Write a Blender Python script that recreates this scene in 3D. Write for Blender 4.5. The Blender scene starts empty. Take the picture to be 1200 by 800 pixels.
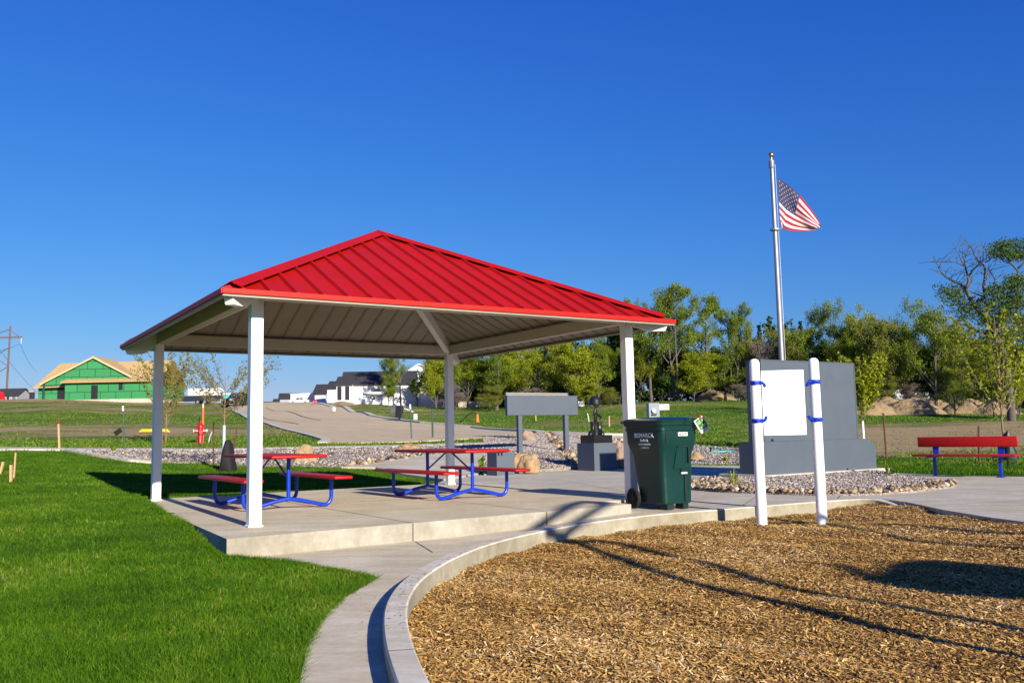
import bpy, bmesh, math, random
import numpy as np
from mathutils import Vector, Matrix, noise
random.seed(7); RNG = np.random.default_rng(11)
sc = bpy.context.scene
COL = sc.collection
PI = math.pi

# ------------------------------------------------------------------ camera model
F_, PITCH, ROLL, EYE = 1030.7, .104, -.02, 1.0
_c, _s = math.cos(PITCH), math.sin(PITCH)
FW = np.array([0, _c, _s]); UP0 = np.array([0, -_s, _c]); RT0 = np.array([1., 0, 0])
_cr, _sr = math.cos(ROLL), math.sin(ROLL)
RT = _cr*RT0 + _sr*UP0; UP = -_sr*RT0 + _cr*UP0
CAM = np.array([0, 0, EYE])
def ray(px, py): return FW + RT*(px-600)/F_ - UP*(py-400)/F_
def gp(px, py, z=0.):
    d = ray(px, py); t = (z-EYE)/d[2]; return CAM + t*d
def gd(px, py, D):
    d = ray(px, py); t = D/d[1]; return CAM + t*d

# ------------------------------------------------------------------ terrain
KD = np.array([-60, 8, 9.3, 10.6, 12, 17, 20, 24, 30, 36, 42, 60, 80, 100, 140, 200, 500.])
KT = np.array([-.58, -.3, 0, .2, .5])
KZ = np.array([
 [-.22, -.215, -.13, -.0, .06, .24, .38, .5, .77, .95, 1.2, 2.3, 3.7, 5.1, 8.0, 8.3, 8.0],
 [-.22, -.215, -.18, -.02, -.01, -.01, 0, .05, .35, .68, 1.0, 2.0, 3.2, 4.5, 6.6, 6.9, 6.6],
 [-.22, -.215, -.23, -.25, -.24, -.2, -.2, -.17, .30, .55, .75, 1.3, 2.3, 3.5, 5.3, 5.6, 5.4],
 [-.25, -.25, -.25, -.25, -.24, -.2, -.2, -.2, -.14, .25, .55, 1.2, 2.6, 4.2, 5.0, 5.2, 5.0],
 [-.25, -.25, -.25, -.25, -.24, -.2, -.2, -.15, .0, .2, .4, 1.0, 1.7, 2.5, 3.0, 3.2, 3.0]])
def zt(x, y):
    x = np.asarray(x, float); y = np.asarray(y, float)
    t = np.clip(x/np.maximum(y, 7.), KT[0], KT[-1])
    cols = np.stack([np.interp(y, KD, KZ[i]) for i in range(5)], 0)
    i = np.clip(np.searchsorted(KT, t, side='right')-1, 0, 3)
    a = (t-KT[i])/(KT[i+1]-KT[i]); a = a*a*(3-2*a)
    z0 = np.take_along_axis(cols, i[None], 0)[0]; z1 = np.take_along_axis(cols, (i+1)[None], 0)[0]
    z = z0*(1-a)+z1*a
    amp = np.clip((y-38)/60, 0, 1)*np.clip((150-y)/30, .3, 1)*.13
    return z + amp*(np.sin(x*.31+y*.17)+np.sin(x*.13-y*.29+2)+.5*np.sin(x*.71+y*.53))
def zt1(x, y): return float(zt(np.array([x]), np.array([y]))[0])
def hit(px, py):
    d = ray(px, py); d = d/d[1]
    t = 2.0; prev = None
    while t < 480:
        p = CAM + d*t
        if p[2] < zt1(p[0], p[1]):
            lo, hi = t/1.01-.01, t
            for _ in range(18):
                m = (lo+hi)/2; q = CAM+d*m
                if q[2] < zt1(q[0], q[1]): hi = m
                else: lo = m
            q = CAM+d*hi; return np.array([q[0], q[1], zt1(q[0], q[1])])
        t = t*1.008+.01
    q = CAM+d*t; return np.array([q[0], q[1], zt1(q[0], q[1])])
def ong(px, D):
    """point on the ground at forward distance D in the column px"""
    x = (px-600)/F_*D; 
    for _ in range(3):
        p = np.array([x, D, zt1(x, D)]); v = p-CAM; u = 600+F_*(v@RT)/(v@FW); x += (px-u)/F_*D
    return np.array([x, D, zt1(x, D)])

# ------------------------------------------------------------------ shelter frame
YAW = .571
D1 = np.array([math.cos(YAW), math.sin(YAW)]); D2 = np.array([-math.sin(YAW), math.cos(YAW)])
A0 = np.array([-2.9946, 10.2165]); SW = 5.62
def L(lx, ly, z=None):
    p = A0 + lx*D1 + ly*D2
    return p if z is None else np.array([p[0], p[1], z])

# ------------------------------------------------------------------ object helpers
def tag(o, label=None, cat=None, group=None, kind=None):
    if label: o['label'] = label
    if cat: o['category'] = cat
    if group: o['group'] = group
    if kind: o['kind'] = kind
    return o
def empty(name, loc, rz=0, label=None, cat=None, group=None):
    o = bpy.data.objects.new(name, None); COL.objects.link(o)
    o.location = [float(v) for v in loc]; o.rotation_euler = (0, 0, rz); o.empty_display_size = .2
    return tag(o, label, cat, group)
def copy_tree(o, parent=None):
    c = o.copy(); COL.objects.link(c); c.parent = parent
    for ch in [k for k in bpy.data.objects if k.parent == o]: copy_tree(ch, c)
    return c
class MB:
    def __init__(s): s.v = []; s.f = []; s.m = []; s.cur = 0; s.sm = []; s.smooth = False
    def mat(s, i): s.cur = i; return s
    def add(s, vs, fs):
        b = len(s.v); s.v += [tuple(float(c) for c in v) for v in vs]
        for f in fs: s.f.append(tuple(b+i for i in f)); s.m.append(s.cur); s.sm.append(s.smooth)
        return s
    def box(s, x0, x1, y0, y1, z0, z1):
        return s.add([(x0,y0,z0),(x1,y0,z0),(x1,y1,z0),(x0,y1,z0),(x0,y0,z1),(x1,y0,z1),(x1,y1,z1),(x0,y1,z1)],
                     [(3,2,1,0),(4,5,6,7),(0,1,5,4),(1,2,6,5),(2,3,7,6),(3,0,4,7)])
    def bbox(s, x0, x1, y0, y1, z0, z1, b=.01):
        """box with chamfered edges"""
        bm = bmesh.new(); bmesh.ops.create_cube(bm, size=1)
        for v in bm.verts: v.co = Vector(((x0+x1)/2+v.co.x*(x1-x0), (y0+y1)/2+v.co.y*(y1-y0), (z0+z1)/2+v.co.z*(z1-z0)))
        bmesh.ops.bevel(bm, geom=bm.edges[:], offset=min(b, .45*min(x1-x0, y1-y0, z1-z0)), segments=2, affect='EDGES', profile=.5)
        bm.verts.index_update(); vs = [v.co[:] for v in bm.verts]; fs = [[v.index for v in f.verts] for f in bm.faces]; bm.free()
        return s.add(vs, fs)
    def prism(s, pts, h0, h1, axis='z'):
        """polygon pts (2D) extruded; axis z: (x,y); axis y: (x,z) extruded over y; axis x: (y,z)"""
        n = len(pts)
        def P(a, b, h): return (a, b, h) if axis == 'z' else ((a, h, b) if axis == 'y' else (h, a, b))
        vs = [P(a, b, h0) for a, b in pts]+[P(a, b, h1) for a, b in pts]
        fs = [tuple(range(n))[::-1], tuple(range(n, 2*n))]+[(i, (i+1) % n, n+(i+1) % n, n+i) for i in range(n)]
        return s.add(vs, fs)
    def tube(s, pts, r, n=8, cap=True):
        pts = [Vector([float(c) for c in p]) for p in pts]; k = len(pts)
        rs = list(r) if hasattr(r, '__len__') else [r]*k
        vs = []; prevn = None
        for i in range(k):
            if i == 0: t = pts[1]-pts[0]
            elif i == k-1: t = pts[-1]-pts[-2]
            else: t = (pts[i+1]-pts[i]).normalized()+(pts[i]-pts[i-1]).normalized()
            if t.length < 1e-9: t = Vector((0, 0, 1))
            t.normalize()
            if prevn is None: nn = t.orthogonal().normalized()
            else:
                nn = prevn-t*prevn.dot(t)
                nn = nn.normalized() if nn.length > 1e-6 else t.orthogonal().normalized()
            prevn = nn; b = t.cross(nn)
            for j in range(n):
                a = 2*PI*j/n; vs.append(pts[i]+(nn*math.cos(a)+b*math.sin(a))*rs[i])
        fs = [(i*n+j, i*n+(j+1) % n, (i+1)*n+(j+1) % n, (i+1)*n+j) for i in range(k-1) for j in range(n)]
        if cap: fs += [tuple(range(n))[::-1], tuple(range((k-1)*n, k*n))]
        return s.add(vs, fs)
    def lathe(s, prof, n=20, c=(0, 0)):
        """profile [(r,z)] about a vertical axis"""
        vs = []; 
        for r, z in prof:
            for j in range(n):
                a = 2*PI*j/n; vs.append((c[0]+max(r, 1e-4)*math.cos(a), c[1]+max(r, 1e-4)*math.sin(a), z))
        k = len(prof)
        fs = [(i*n+j, i*n+(j+1) % n, (i+1)*n+(j+1) % n, (i+1)*n+j) for i in range(k-1) for j in range(n)]
        fs += [tuple(range(n))[::-1], tuple(range((k-1)*n, k*n))]
        return s.add(vs, fs)
    def build(s, name, mats, parent=None):
        me = bpy.data.meshes.new(name); me.from_pydata(s.v, [], s.f)
        for m in (mats if isinstance(mats, (list, tuple)) else [mats]): me.materials.append(m)
        me.polygons.foreach_set('material_index', s.m); me.polygons.foreach_set('use_smooth', s.sm); me.update()
        o = bpy.data.objects.new(name, me); COL.objects.link(o); o.parent = parent
        return o
def smooth(o, ang=40):
    me = o.data
    me.polygons.foreach_set('use_smooth', [True]*len(me.polygons))
    try: me.set_sharp_from_angle(angle=math.radians(ang))
    except Exception: pass
    return o
def spline(P, k=6, closed=False):
    P = [np.array(p, float) for p in P]; out = []; n = len(P)
    rng = range(n if closed else n-1)
    for i in rng:
        p0 = P[(i-1) % n] if (closed or i > 0) else P[0]; p1 = P[i]; p2 = P[(i+1) % n]
        p3 = P[(i+2) % n] if (closed or i < n-2) else P[-1]
        for j in range(k):
            t = j/k; out.append(.5*((2*p1)+(-p0+p2)*t+(2*p0-5*p1+4*p2-p3)*t*t+(-p0+3*p1-3*p2+p3)*t**3))
    if not closed: out.append(P[-1])
    return out
def np_mesh(name, V, Fc, mat, parent=None, attr=None, nside=3):
    """fast mesh from arrays; Fc (k,nside); attr {name: (k,) per-face float}"""
    me = bpy.data.meshes.new(name); nv = len(V); nf = len(Fc)
    me.vertices.add(nv); me.vertices.foreach_set('co', np.ascontiguousarray(V, dtype=np.float32).ravel())
    me.loops.add(nf*nside); me.polygons.add(nf)
    me.polygons.foreach_set('loop_start', np.arange(0, nf*nside, nside, dtype=np.int32))
    me.loops.foreach_set('vertex_index', np.ascontiguousarray(Fc, dtype=np.int32).ravel())
    me.update(calc_edges=True)
    if attr:
        for k, a in attr.items():
            at = me.attributes.new(k, 'FLOAT', 'FACE'); at.data.foreach_set('value', np.ascontiguousarray(a, dtype=np.float32))
    for m in (mat if isinstance(mat, (list, tuple)) else [mat]): me.materials.append(m)
    o = bpy.data.objects.new(name, me); COL.objects.link(o); o.parent = parent
    return o
def pip(x, y, poly):
    """points in polygon (vectorised)"""
    poly = np.asarray(poly, float)[:, :2]; ins = np.zeros(len(x), bool); n = len(poly)
    for i in range(n):
        x0, y0 = poly[i]; x1, y1 = poly[(i+1) % n]
        c = ((y0 > y) != (y1 > y)); 
        with np.errstate(divide='ignore', invalid='ignore'): xi = (x1-x0)*(y-y0)/(y1-y0+1e-12)+x0
        ins ^= c & (x < xi)
    return ins
def pdist(x, y, poly):
    poly = np.asarray(poly, float)[:, :2]; d = np.full(len(x), 1e9); n = len(poly)
    for i in range(n):
        a = poly[i]; b = poly[(i+1) % n]; ab = b-a; l = max(ab@ab, 1e-9)
        t = np.clip(((x-a[0])*ab[0]+(y-a[1])*ab[1])/l, 0, 1)
        d = np.minimum(d, np.hypot(x-a[0]-t*ab[0], y-a[1]-t*ab[1]))
    return d
def slab(name, poly, zf, depth, mat, step=.6, kind='structure', parent=None, side=None):
    """solid polygonal slab: top follows zf(x,y), vertical skirt down by depth"""
    bm = bmesh.new(); vs = [bm.verts.new((float(p[0]), float(p[1]), 0)) for p in poly]
    f = bm.faces.new(vs); bm.normal_update()
    if f.normal.z < 0: f.normal_flip()
    bmesh.ops.triangulate(bm, faces=bm.faces[:])
    xs = [p[0] for p in poly]; ys = [p[1] for p in poly]
    for ax, lo, hi in ((0, min(xs), max(xs)), (1, min(ys), max(ys))):
        n = int((hi-lo)/step)
        for i in range(1, n+1):
            co = [0, 0, 0]; no = [0, 0, 0]; co[ax] = lo+i*step; no[ax] = 1
            bmesh.ops.bisect_plane(bm, geom=bm.verts[:]+bm.edges[:]+bm.faces[:], plane_co=co, plane_no=no)
    bmesh.ops.triangulate(bm, faces=bm.faces[:])
    be = [e for e in bm.edges if len(e.link_faces) == 1]
    X = np.array([v.co.x for v in bm.verts]); Y = np.array([v.co.y for v in bm.verts]); Z = zf(X, Y)
    for v, z in zip(bm.verts, Z): v.co.z = float(z)
    if depth > 0:
        r = bmesh.ops.extrude_edge_only(bm, edges=be)
        for v in [g for g in r['geom'] if isinstance(g, bmesh.types.BMVert)]: v.co.z -= depth
        bmesh.ops.recalc_face_normals(bm, faces=bm.faces[:])
    me = bpy.data.meshes.new(name); bm.to_mesh(me); bm.free(); me.materials.append(mat)
    if side is not None:
        me.materials.append(side)
        for p in me.polygons:
            if abs(p.normal.z) < .3: p.material_index = 1
    o = bpy.data.objects.new(name, me); COL.objects.link(o); o.parent = parent
    if kind: o['kind'] = kind
    return o

# ------------------------------------------------------------------ materials
def newmat(name):
    m = bpy.data.materials.new(name); m.use_nodes = True; nt = m.node_tree
    return m, nt, nt.nodes['Principled BSDF']
def N(nt, typ, **kw):
    n = nt.nodes.new(typ)
    for k, v in kw.items():
        if k.startswith('i_'):
            key = k[2:]; n.inputs[int(key) if key.isdigit() else key.replace('_', ' ')].default_value = v
        else: setattr(n, k, v)
    return n
def c4(c): return (c[0], c[1], c[2], 1)
def ramp(nt, fac, stops, interp='LINEAR'):
    r = nt.nodes.new('ShaderNodeValToRGB'); r.color_ramp.interpolation = interp
    e = r.color_ramp.elements
    while len(e) < len(stops): e.new(.5)
    for i, (p, c) in enumerate(stops): e[i].position = p; e[i].color = c4(c)
    nt.links.new(fac, r.inputs[0]); return r
def tex(nt, scale, typ='noise', detail=4, coord='Object', stretch=None, rough=.6):
    tc = nt.nodes.new('ShaderNodeTexCoord'); o = tc.outputs[coord]
    if stretch:
        mp = nt.nodes.new('ShaderNodeMapping'); mp.inputs['Scale'].default_value = stretch; nt.links.new(o, mp.inputs[0]); o = mp.outputs[0]
    if typ == 'noise':
        n = nt.nodes.new('ShaderNodeTexNoise'); n.inputs['Scale'].default_value = scale; n.inputs['Detail'].default_value = detail; n.inputs['Roughness'].default_value = rough
    elif typ == 'vor':
        n = nt.nodes.new('ShaderNodeTexVoronoi'); n.inputs['Scale'].default_value = scale
    nt.links.new(o, n.inputs['Vector']); return n
def bump(nt, bs, h, strength=.3, dist=.01):
    b = nt.nodes.new('ShaderNodeBump'); b.inputs['Strength'].default_value = strength; b.inputs['Distance'].default_value = dist
    nt.links.new(h, b.inputs['Height']); nt.links.new(b.outputs[0], bs.inputs['Normal']); return b
def paint(name, c, rough=.4, var=.12, scale=6, metal=0, spec=.5, bmp=0, bscale=200, stretch=None):
    """painted/plain surface with slight wear variation"""
    m, nt, bs = newmat(name)
    n = tex(nt, scale, stretch=stretch, detail=6)
    lo = tuple(v*(1-var) for v in c); hi = tuple(min(1, v*(1+var)) for v in c)
    r = ramp(nt, n.outputs['Fac'], [(.3, lo), (.7, hi)]); nt.links.new(r.outputs[0], bs.inputs['Base Color'])
    n2 = tex(nt, scale*3); mr = N(nt, 'ShaderNodeMapRange'); nt.links.new(n2.outputs['Fac'], mr.inputs[0])
    mr.inputs[3].default_value = max(0, rough-.08); mr.inputs[4].default_value = min(1, rough+.1); nt.links.new(mr.outputs[0], bs.inputs['Roughness'])
    bs.inputs['Metallic'].default_value = metal; bs.inputs['Specular IOR Level'].default_value = spec
    if bmp: b = tex(nt, bscale, detail=2); bump(nt, bs, b.outputs['Fac'], bmp, .004)
    return m
def concrete(name, c, dirt=.25, seed=0.):
    m, nt, bs = newmat(name)
    n1 = tex(nt, .9, detail=8, stretch=(1, 1, 1), rough=.7); n2 = tex(nt, 14, detail=8, rough=.75); n3 = tex(nt, 2.2, detail=5, stretch=(.5, 2.4, 1))
    r1 = ramp(nt, n1.outputs['Fac'], [(.3, tuple(v*(1-dirt) for v in (c[0]*.98, c[1]*.95, c[2]*.85))), (.62, c)])
    r2 = ramp(nt, n2.outputs['Fac'], [(.3, (.78, .77, .75)), (.65, (1.06, 1.06, 1.06))])
    r3 = ramp(nt, n3.outputs['Fac'], [(.36, (.80, .77, .70)), (.6, (1, 1, 1))])
    mx = N(nt, 'ShaderNodeMix', data_type='RGBA', blend_type='MULTIPLY'); mx.inputs['Factor'].default_value = .8
    nt.links.new(r1.outputs[0], mx.inputs[6]); nt.links.new(r2.outputs[0], mx.inputs[7])
    m2 = N(nt, 'ShaderNodeMix', data_type='RGBA', blend_type='MULTIPLY'); m2.inputs['Factor'].default_value = .8
    nt.links.new(mx.outputs[2], m2.inputs[6]); nt.links.new(r3.outputs[0], m2.inputs[7])
    nt.links.new(m2.outputs[2], bs.inputs['Base Color']); bs.inputs['Roughness'].default_value = .9
    bs.inputs['Specular IOR Level'].default_value = .25
    n4 = tex(nt, 160, detail=3); bump(nt, bs, n4.outputs['Fac'], .25, .003)
    return m
def attr_mat(name, stops, attr='tint', rough=.8, transl=0, spec=.2):
    m, nt, bs = newmat(name)
    a = N(nt, 'ShaderNodeAttribute', attribute_name=attr); r = ramp(nt, a.outputs['Fac'], stops)
    nt.links.new(r.outputs[0], bs.inputs['Base Color']); bs.inputs['Roughness'].default_value = rough
    bs.inputs['Specular IOR Level'].default_value = spec
    if transl:
        tr = N(nt, 'ShaderNodeBsdfTranslucent'); nt.links.new(r.outputs[0], tr.inputs[0])
        mx = N(nt, 'ShaderNodeMixShader'); mx.inputs[0].default_value = transl
        nt.links.new(bs.outputs[0], mx.inputs[1]); nt.links.new(tr.outputs[0], mx.inputs[2])
        nt.links.new(mx.outputs[0], nt.nodes['Material Output'].inputs[0])
    return m
M = {}
M['white'] = paint('white_paint', (.85, .85, .83), .35, .05, 3)
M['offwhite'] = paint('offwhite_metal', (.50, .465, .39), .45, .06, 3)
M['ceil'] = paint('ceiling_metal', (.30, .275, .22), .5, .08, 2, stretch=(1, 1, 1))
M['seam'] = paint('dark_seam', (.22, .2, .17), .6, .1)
M['roofred'] = paint('red_roof_metal', (.34, .005, .001), .5, .10, 1.2, spec=.22, bmp=.12, bscale=2.2)
M['trimred'] = paint('red_trim', (.44, .010, .004), .5, .06, spec=.25)
M['tablered'] = paint('red_plastisol', (.36, .008, .007), .45, .08, 8, spec=.3, bmp=.4, bscale=120)
M['blue'] = paint('blue_powder_coat', (.003, .035, .42), .28, .06, 8)
M['grey'] = paint('grey_panel', (.074, .093, .12), .5, .06, 2)
M['greydk'] = paint('grey_trim', (.07, .085, .10), .5, .06, 2)
M['weather'] = paint('weathered_wood', (.2, .19, .17), .85, .35, 8, stretch=(1, 8, 8), bmp=.4, bscale=60)
M['black'] = paint('black_bronze', (.012, .012, .013), .35, .3, 9)
M['granite'] = paint('black_granite', (.012, .012, .014), .15, .3, 40)
M['rubber'] = paint('black_rubber', (.005, .005, .006), .8, .2, 20)
M['cart'] = paint('green_polyethylene', (.0004, .029, .025), .34, .12, 5, bmp=.15, bscale=300)
M['cartdk'] = paint('green_recess', (.001, .014, .012), .5, .1, 5)
M['panel'] = paint('bright_white_panel', (.93, .93, .93), .5, .01)
M['alu'] = paint('brushed_aluminium', (.30, .30, .33), .5, .05, 20, metal=.6)
M['brass'] = paint('gold_ball', (.5, .36, .12), .25, .1, 20, metal=.9)
M['wood'] = paint('pale_stake_wood', (.5, .33, .17), .8, .2, 20, stretch=(6, 6, .6))
M['rust'] = paint('rusty_steel', (.1, .035, .02), .8, .4, 20)
M['tpost'] = paint('green_steel_post', (.015, .06, .045), .5, .2, 20)
M['orange'] = paint('orange_marker', (.75, .15, .02), .5, .1)
M['yellow'] = paint('yellow_plastic', (.75, .48, .02), .5, .1)
M['hydrant'] = paint('red_hydrant_paint', (.6, .01, .015), .35, .12)
M['teal'] = paint('teal_plastic', (.01, .45, .4), .45, .1)
M['paleblue'] = paint('pale_blue', (.1, .4, .5), .5, .1)
M['shingle'] = paint('dark_shingle', (.028, .028, .033), .9, .35, 4)
M['siding'] = paint('white_siding', (.60, .62, .66), .6, .04, 2)
M['dark'] = paint('dark_opening', (.012, .012, .015), .5, .2)
M['glass'] = paint('window_glass', (.02, .03, .04), .08, .1)
M['osb'] = paint('osb_sheathing', (.44, .30, .13), .85, .16, 4)
M['cargrey'] = paint('dark_car_paint', (.02, .024, .032), .25, .1, spec=.7)
M['carwhite'] = paint('white_car_paint', (.75, .76, .78), .25, .03, spec=.6)
M['greyhouse'] = paint('grey_siding', (.30, .31, .33), .7, .06)
M['poly'] = paint('white_pvc', (.75, .75, .74), .4, .05)
M['cabinet'] = paint('grey_cabinet', (.19, .23, .27), .5, .06)
M['guard'] = paint('grey_tree_guard', (.42, .46, .52), .6, .1)
M['bark'] = paint('bark', (.10, .085, .07), .95, .45, 12, bmp=.6, bscale=30, stretch=(3, 3, .6))
M['barkdk'] = paint('dark_bark', (.05, .042, .036), .95, .4, 6)
M['youngbark'] = paint('young_bark', (.22, .15, .09), .85, .3, 20)
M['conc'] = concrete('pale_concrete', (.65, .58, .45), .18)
M['concside'] = concrete('concrete_side_toned_for_sun', (.42, .395, .34), .3)  # side faces coloured darker than the top to offset the low sun on them
M['curbside'] = concrete('curb_side_stained_sun_toned', (.40, .37, .29), .4)  # curb stains, plus extra darkening to offset the low sun on the sides
M['conc2'] = concrete('grey_concrete', (.56, .51, .415), .18)
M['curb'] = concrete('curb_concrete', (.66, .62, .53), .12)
M['footing'] = concrete('footing_concrete', (.5, .48, .43), .2)
M['roadc'] = concrete('tan_road_concrete', (.56, .46, .31), .12)
M['roadcurb'] = concrete('street_curb_concrete', (.55, .53, .50), .12)
def m_green_wrap():
    m, nt, bs = newmat('green_house_sheathing')
    tc = N(nt, 'ShaderNodeTexCoord'); sp = N(nt, 'ShaderNodeSeparateXYZ'); nt.links.new(tc.outputs['Object'], sp.inputs[0])
    cb = N(nt, 'ShaderNodeCombineXYZ'); nt.links.new(sp.outputs[0], cb.inputs[0]); nt.links.new(sp.outputs[2], cb.inputs[1])
    b = N(nt, 'ShaderNodeTexBrick'); nt.links.new(cb.outputs[0], b.inputs['Vector'])
    b.inputs['Color1'].default_value = (.024, .21, .065, 1); b.inputs['Color2'].default_value = (.028, .24, .08, 1); b.inputs['Mortar'].default_value = (.01, .035, .03, 1)
    b.inputs['Scale'].default_value = 1; b.inputs['Brick Width'].default_value = 2.44; b.inputs['Row Height'].default_value = 1.22; b.inputs['Mortar Size'].default_value = .05
    nt.links.new(b.outputs[0], bs.inputs['Base Color']); bs.inputs['Roughness'].default_value = .7; return m
M['wrap'] = m_green_wrap()
def m_rock(name, a, b, sc_=7):
    m, nt, bs = newmat(name); n = tex(nt, sc_, detail=8, rough=.7)
    r = ramp(nt, n.outputs['Fac'], [(.25, b), (.5, a), (.75, tuple(min(1, v*1.25) for v in a))]); nt.links.new(r.outputs[0], bs.inputs['Base Color'])
    bs.inputs['Roughness'].default_value = .9; n2 = tex(nt, sc_*4, detail=6); bump(nt, bs, n2.outputs['Fac'], .7, .03); return m
M['boulder'] = m_rock('tan_sandstone', (.33, .22, .115), (.17, .10, .06), 6)
M['boulder2'] = m_rock('brown_grey_boulder', (.29, .21, .15), (.12, .08, .06), 5)
M['dirt'] = m_rock('pale_dirt', (.25, .175, .09), (.13, .085, .045), 1.6)
def m_gravel():
    m, nt, bs = newmat('crushed_gravel')
    v = tex(nt, 26, 'vor'); r = ramp(nt, v.outputs['Color'], [(0, (.09, .075, .065)), (.35, (.24, .20, .17)), (.65, (.31, .265, .23)), (1, (.45, .40, .35))])
    n = tex(nt, .7, detail=5); r2 = ramp(nt, n.outputs['Fac'], [(.35, (.82, .8, .8)), (.65, (1, 1, 1))])
    mx = N(nt, 'ShaderNodeMix', data_type='RGBA', blend_type='MULTIPLY'); mx.inputs['Factor'].default_value = 1
    nt.links.new(r.outputs[0], mx.inputs[6]); nt.links.new(r2.outputs[0], mx.inputs[7]); nt.links.new(mx.outputs[2], bs.inputs['Base Color'])
    bs.inputs['Roughness'].default_value = .95; bump(nt, bs, v.outputs['Distance'], .8, .02); return m
M['gravel'] = m_gravel()
def m_mulchbase():
    m, nt, bs = newmat('wood_chip_bed')
    n = tex(nt, 60, detail=6, rough=.8); r = ramp(nt, n.outputs['Fac'], [(.3, (.035, .018, .008)), (.5, (.17, .09, .03)), (.68, (.36, .21, .07))])
    nt.links.new(r.outputs[0], bs.inputs['Base Color']); bs.inputs['Roughness'].default_value = .95; bump(nt, bs, n.outputs['Fac'], .9, .02); return m
M['mulch'] = m_mulchbase()
def m_ground():
    m, nt, bs = newmat('grassy_soil')
    a = N(nt, 'ShaderNodeAttribute', attribute_name='dry')
    n = tex(nt, .25, detail=8, stretch=(.45, 1.5, 1), rough=.7); n2 = tex(nt, 3.5, detail=8, rough=.75)
    ad = N(nt, 'ShaderNodeMath', operation='ADD'); nt.links.new(a.outputs['Fac'], ad.inputs[0])
    mr = N(nt, 'ShaderNodeMapRange'); nt.links.new(n.outputs['Fac'], mr.inputs[0]); mr.inputs[1].default_value = .3; mr.inputs[2].default_value = .7; mr.inputs[3].default_value = -.42; mr.inputs[4].default_value = .42
    nt.links.new(mr.outputs[0], ad.inputs[1])
    mr2 = N(nt, 'ShaderNodeMapRange'); nt.links.new(n2.outputs['Fac'], mr2.inputs[0]); mr2.inputs[1].default_value = .3; mr2.inputs[2].default_value = .7; mr2.inputs[3].default_value = -.22; mr2.inputs[4].default_value = .22
    ad2 = N(nt, 'ShaderNodeMath', operation='ADD'); nt.links.new(ad.outputs[0], ad2.inputs[0]); nt.links.new(mr2.outputs[0], ad2.inputs[1])
    r = ramp(nt, ad2.outputs[0], [(.1, (.055, .13, .010)), (.40, (.10, .16, .018)), (.56, (.18, .17, .05)), (.72, (.31, .235, .12)), (1, (.36, .26, .14))])
    nt.links.new(r.outputs[0], bs.inputs['Base Color']); bs.inputs['Roughness'].default_value = 1; bs.inputs['Specular IOR Level'].default_value = .1
    bump(nt, bs, n2.outputs['Fac'], .8, .12); return m
M['ground'] = m_ground()
M['blade'] = attr_mat('grass_blades', [(0, (.022, .065, .003)), (.35, (.052, .135, .004)), (.72, (.105, .21, .006)), (.92, (.19, .27, .02)), (1, (.36, .32, .11))], rough=.65, transl=.25, spec=.12)
M['tuft'] = attr_mat('field_grass', [(0, (.06, .14, .008)), (.4, (.12, .22, .014)), (.75, (.19, .24, .03)), (1, (.33, .28, .10))], rough=.8, transl=.25)
M['chip'] = attr_mat('wood_chips', [(0, (.05, .028, .014)), (.18, (.17, .085, .022)), (.42, (.37, .20, .05)), (.7, (.53, .32, .095)), (.9, (.64, .43, .17)), (1, (.72, .58, .38))], rough=.8)
M['pebble'] = attr_mat('crushed_stone', [(0, (.09, .07, .065)), (.3, (.22, .18, .155)), (.6, (.32, .27, .235)), (.85, (.40, .35, .31)), (1, (.52, .48, .44))], rough=.9)
M['cobble'] = attr_mat('river_cobbles', [(0, (.05, .04, .035)), (.3, (.20, .14, .085)), (.55, (.32, .24, .16)), (.8, (.44, .32, .19)), (1, (.55, .47, .38))], rough=.85)
M['leafY'] = attr_mat('yellow_green_leaves', [(0, (.12, .15, .006)), (.5, (.26, .30, .010)), (1, (.42, .45, .025))], rough=.6, transl=.35)
M['leafG'] = attr_mat('green_leaves', [(0, (.07, .11, .008)), (.5, (.15, .21, .012)), (1, (.27, .33, .02))], rough=.6, transl=.3)
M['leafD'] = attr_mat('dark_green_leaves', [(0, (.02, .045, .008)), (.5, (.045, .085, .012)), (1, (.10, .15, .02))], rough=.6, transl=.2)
M['leafO'] = attr_mat('olive_leaves', [(0, (.09, .11, .015)), (.5, (.18, .20, .025)), (1, (.29, .30, .045))], rough=.7, transl=.25)
M['twig'] = attr_mat('grey_twigs', [(0, (.10, .085, .07)), (1, (.24, .2, .16))], rough=.9)
M['needle'] = attr_mat('conifer_needles', [(0, (.008, .018, .010)), (1, (.03, .05, .025))], rough=.8)
M['leafYoung'] = attr_mat('young_leaves', [(0, (.10, .12, .01)), (.5, (.20, .21, .02)), (1, (.38, .30, .05))], rough=.5, transl=.35)
M['flagR'] = paint('flag_red', (.26, .005, .012), .8, .05); M['flagW'] = paint('flag_white', (.46, .45, .50), .8, .03); M['flagB'] = paint('flag_blue', (.010, .009, .065), .7, .05)
M['cardg'] = paint('card_green', (.12, .62, .05), .5, .1); M['cable'] = paint('dark_cable', (.05, .04, .04), .6, .1)
M['paleWin'] = paint('grey_pane', (.1, .12, .15), .15, .2)
SUN_E, SKY_S, EXPO, SKY_AIR, SKY_DUST, SKY_OZ = 5.0, .10, .76, 1.5, 0., 8.0
SKY_G = ((1.5, .215), (1.12, .40), (.65, 1.42))
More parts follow.
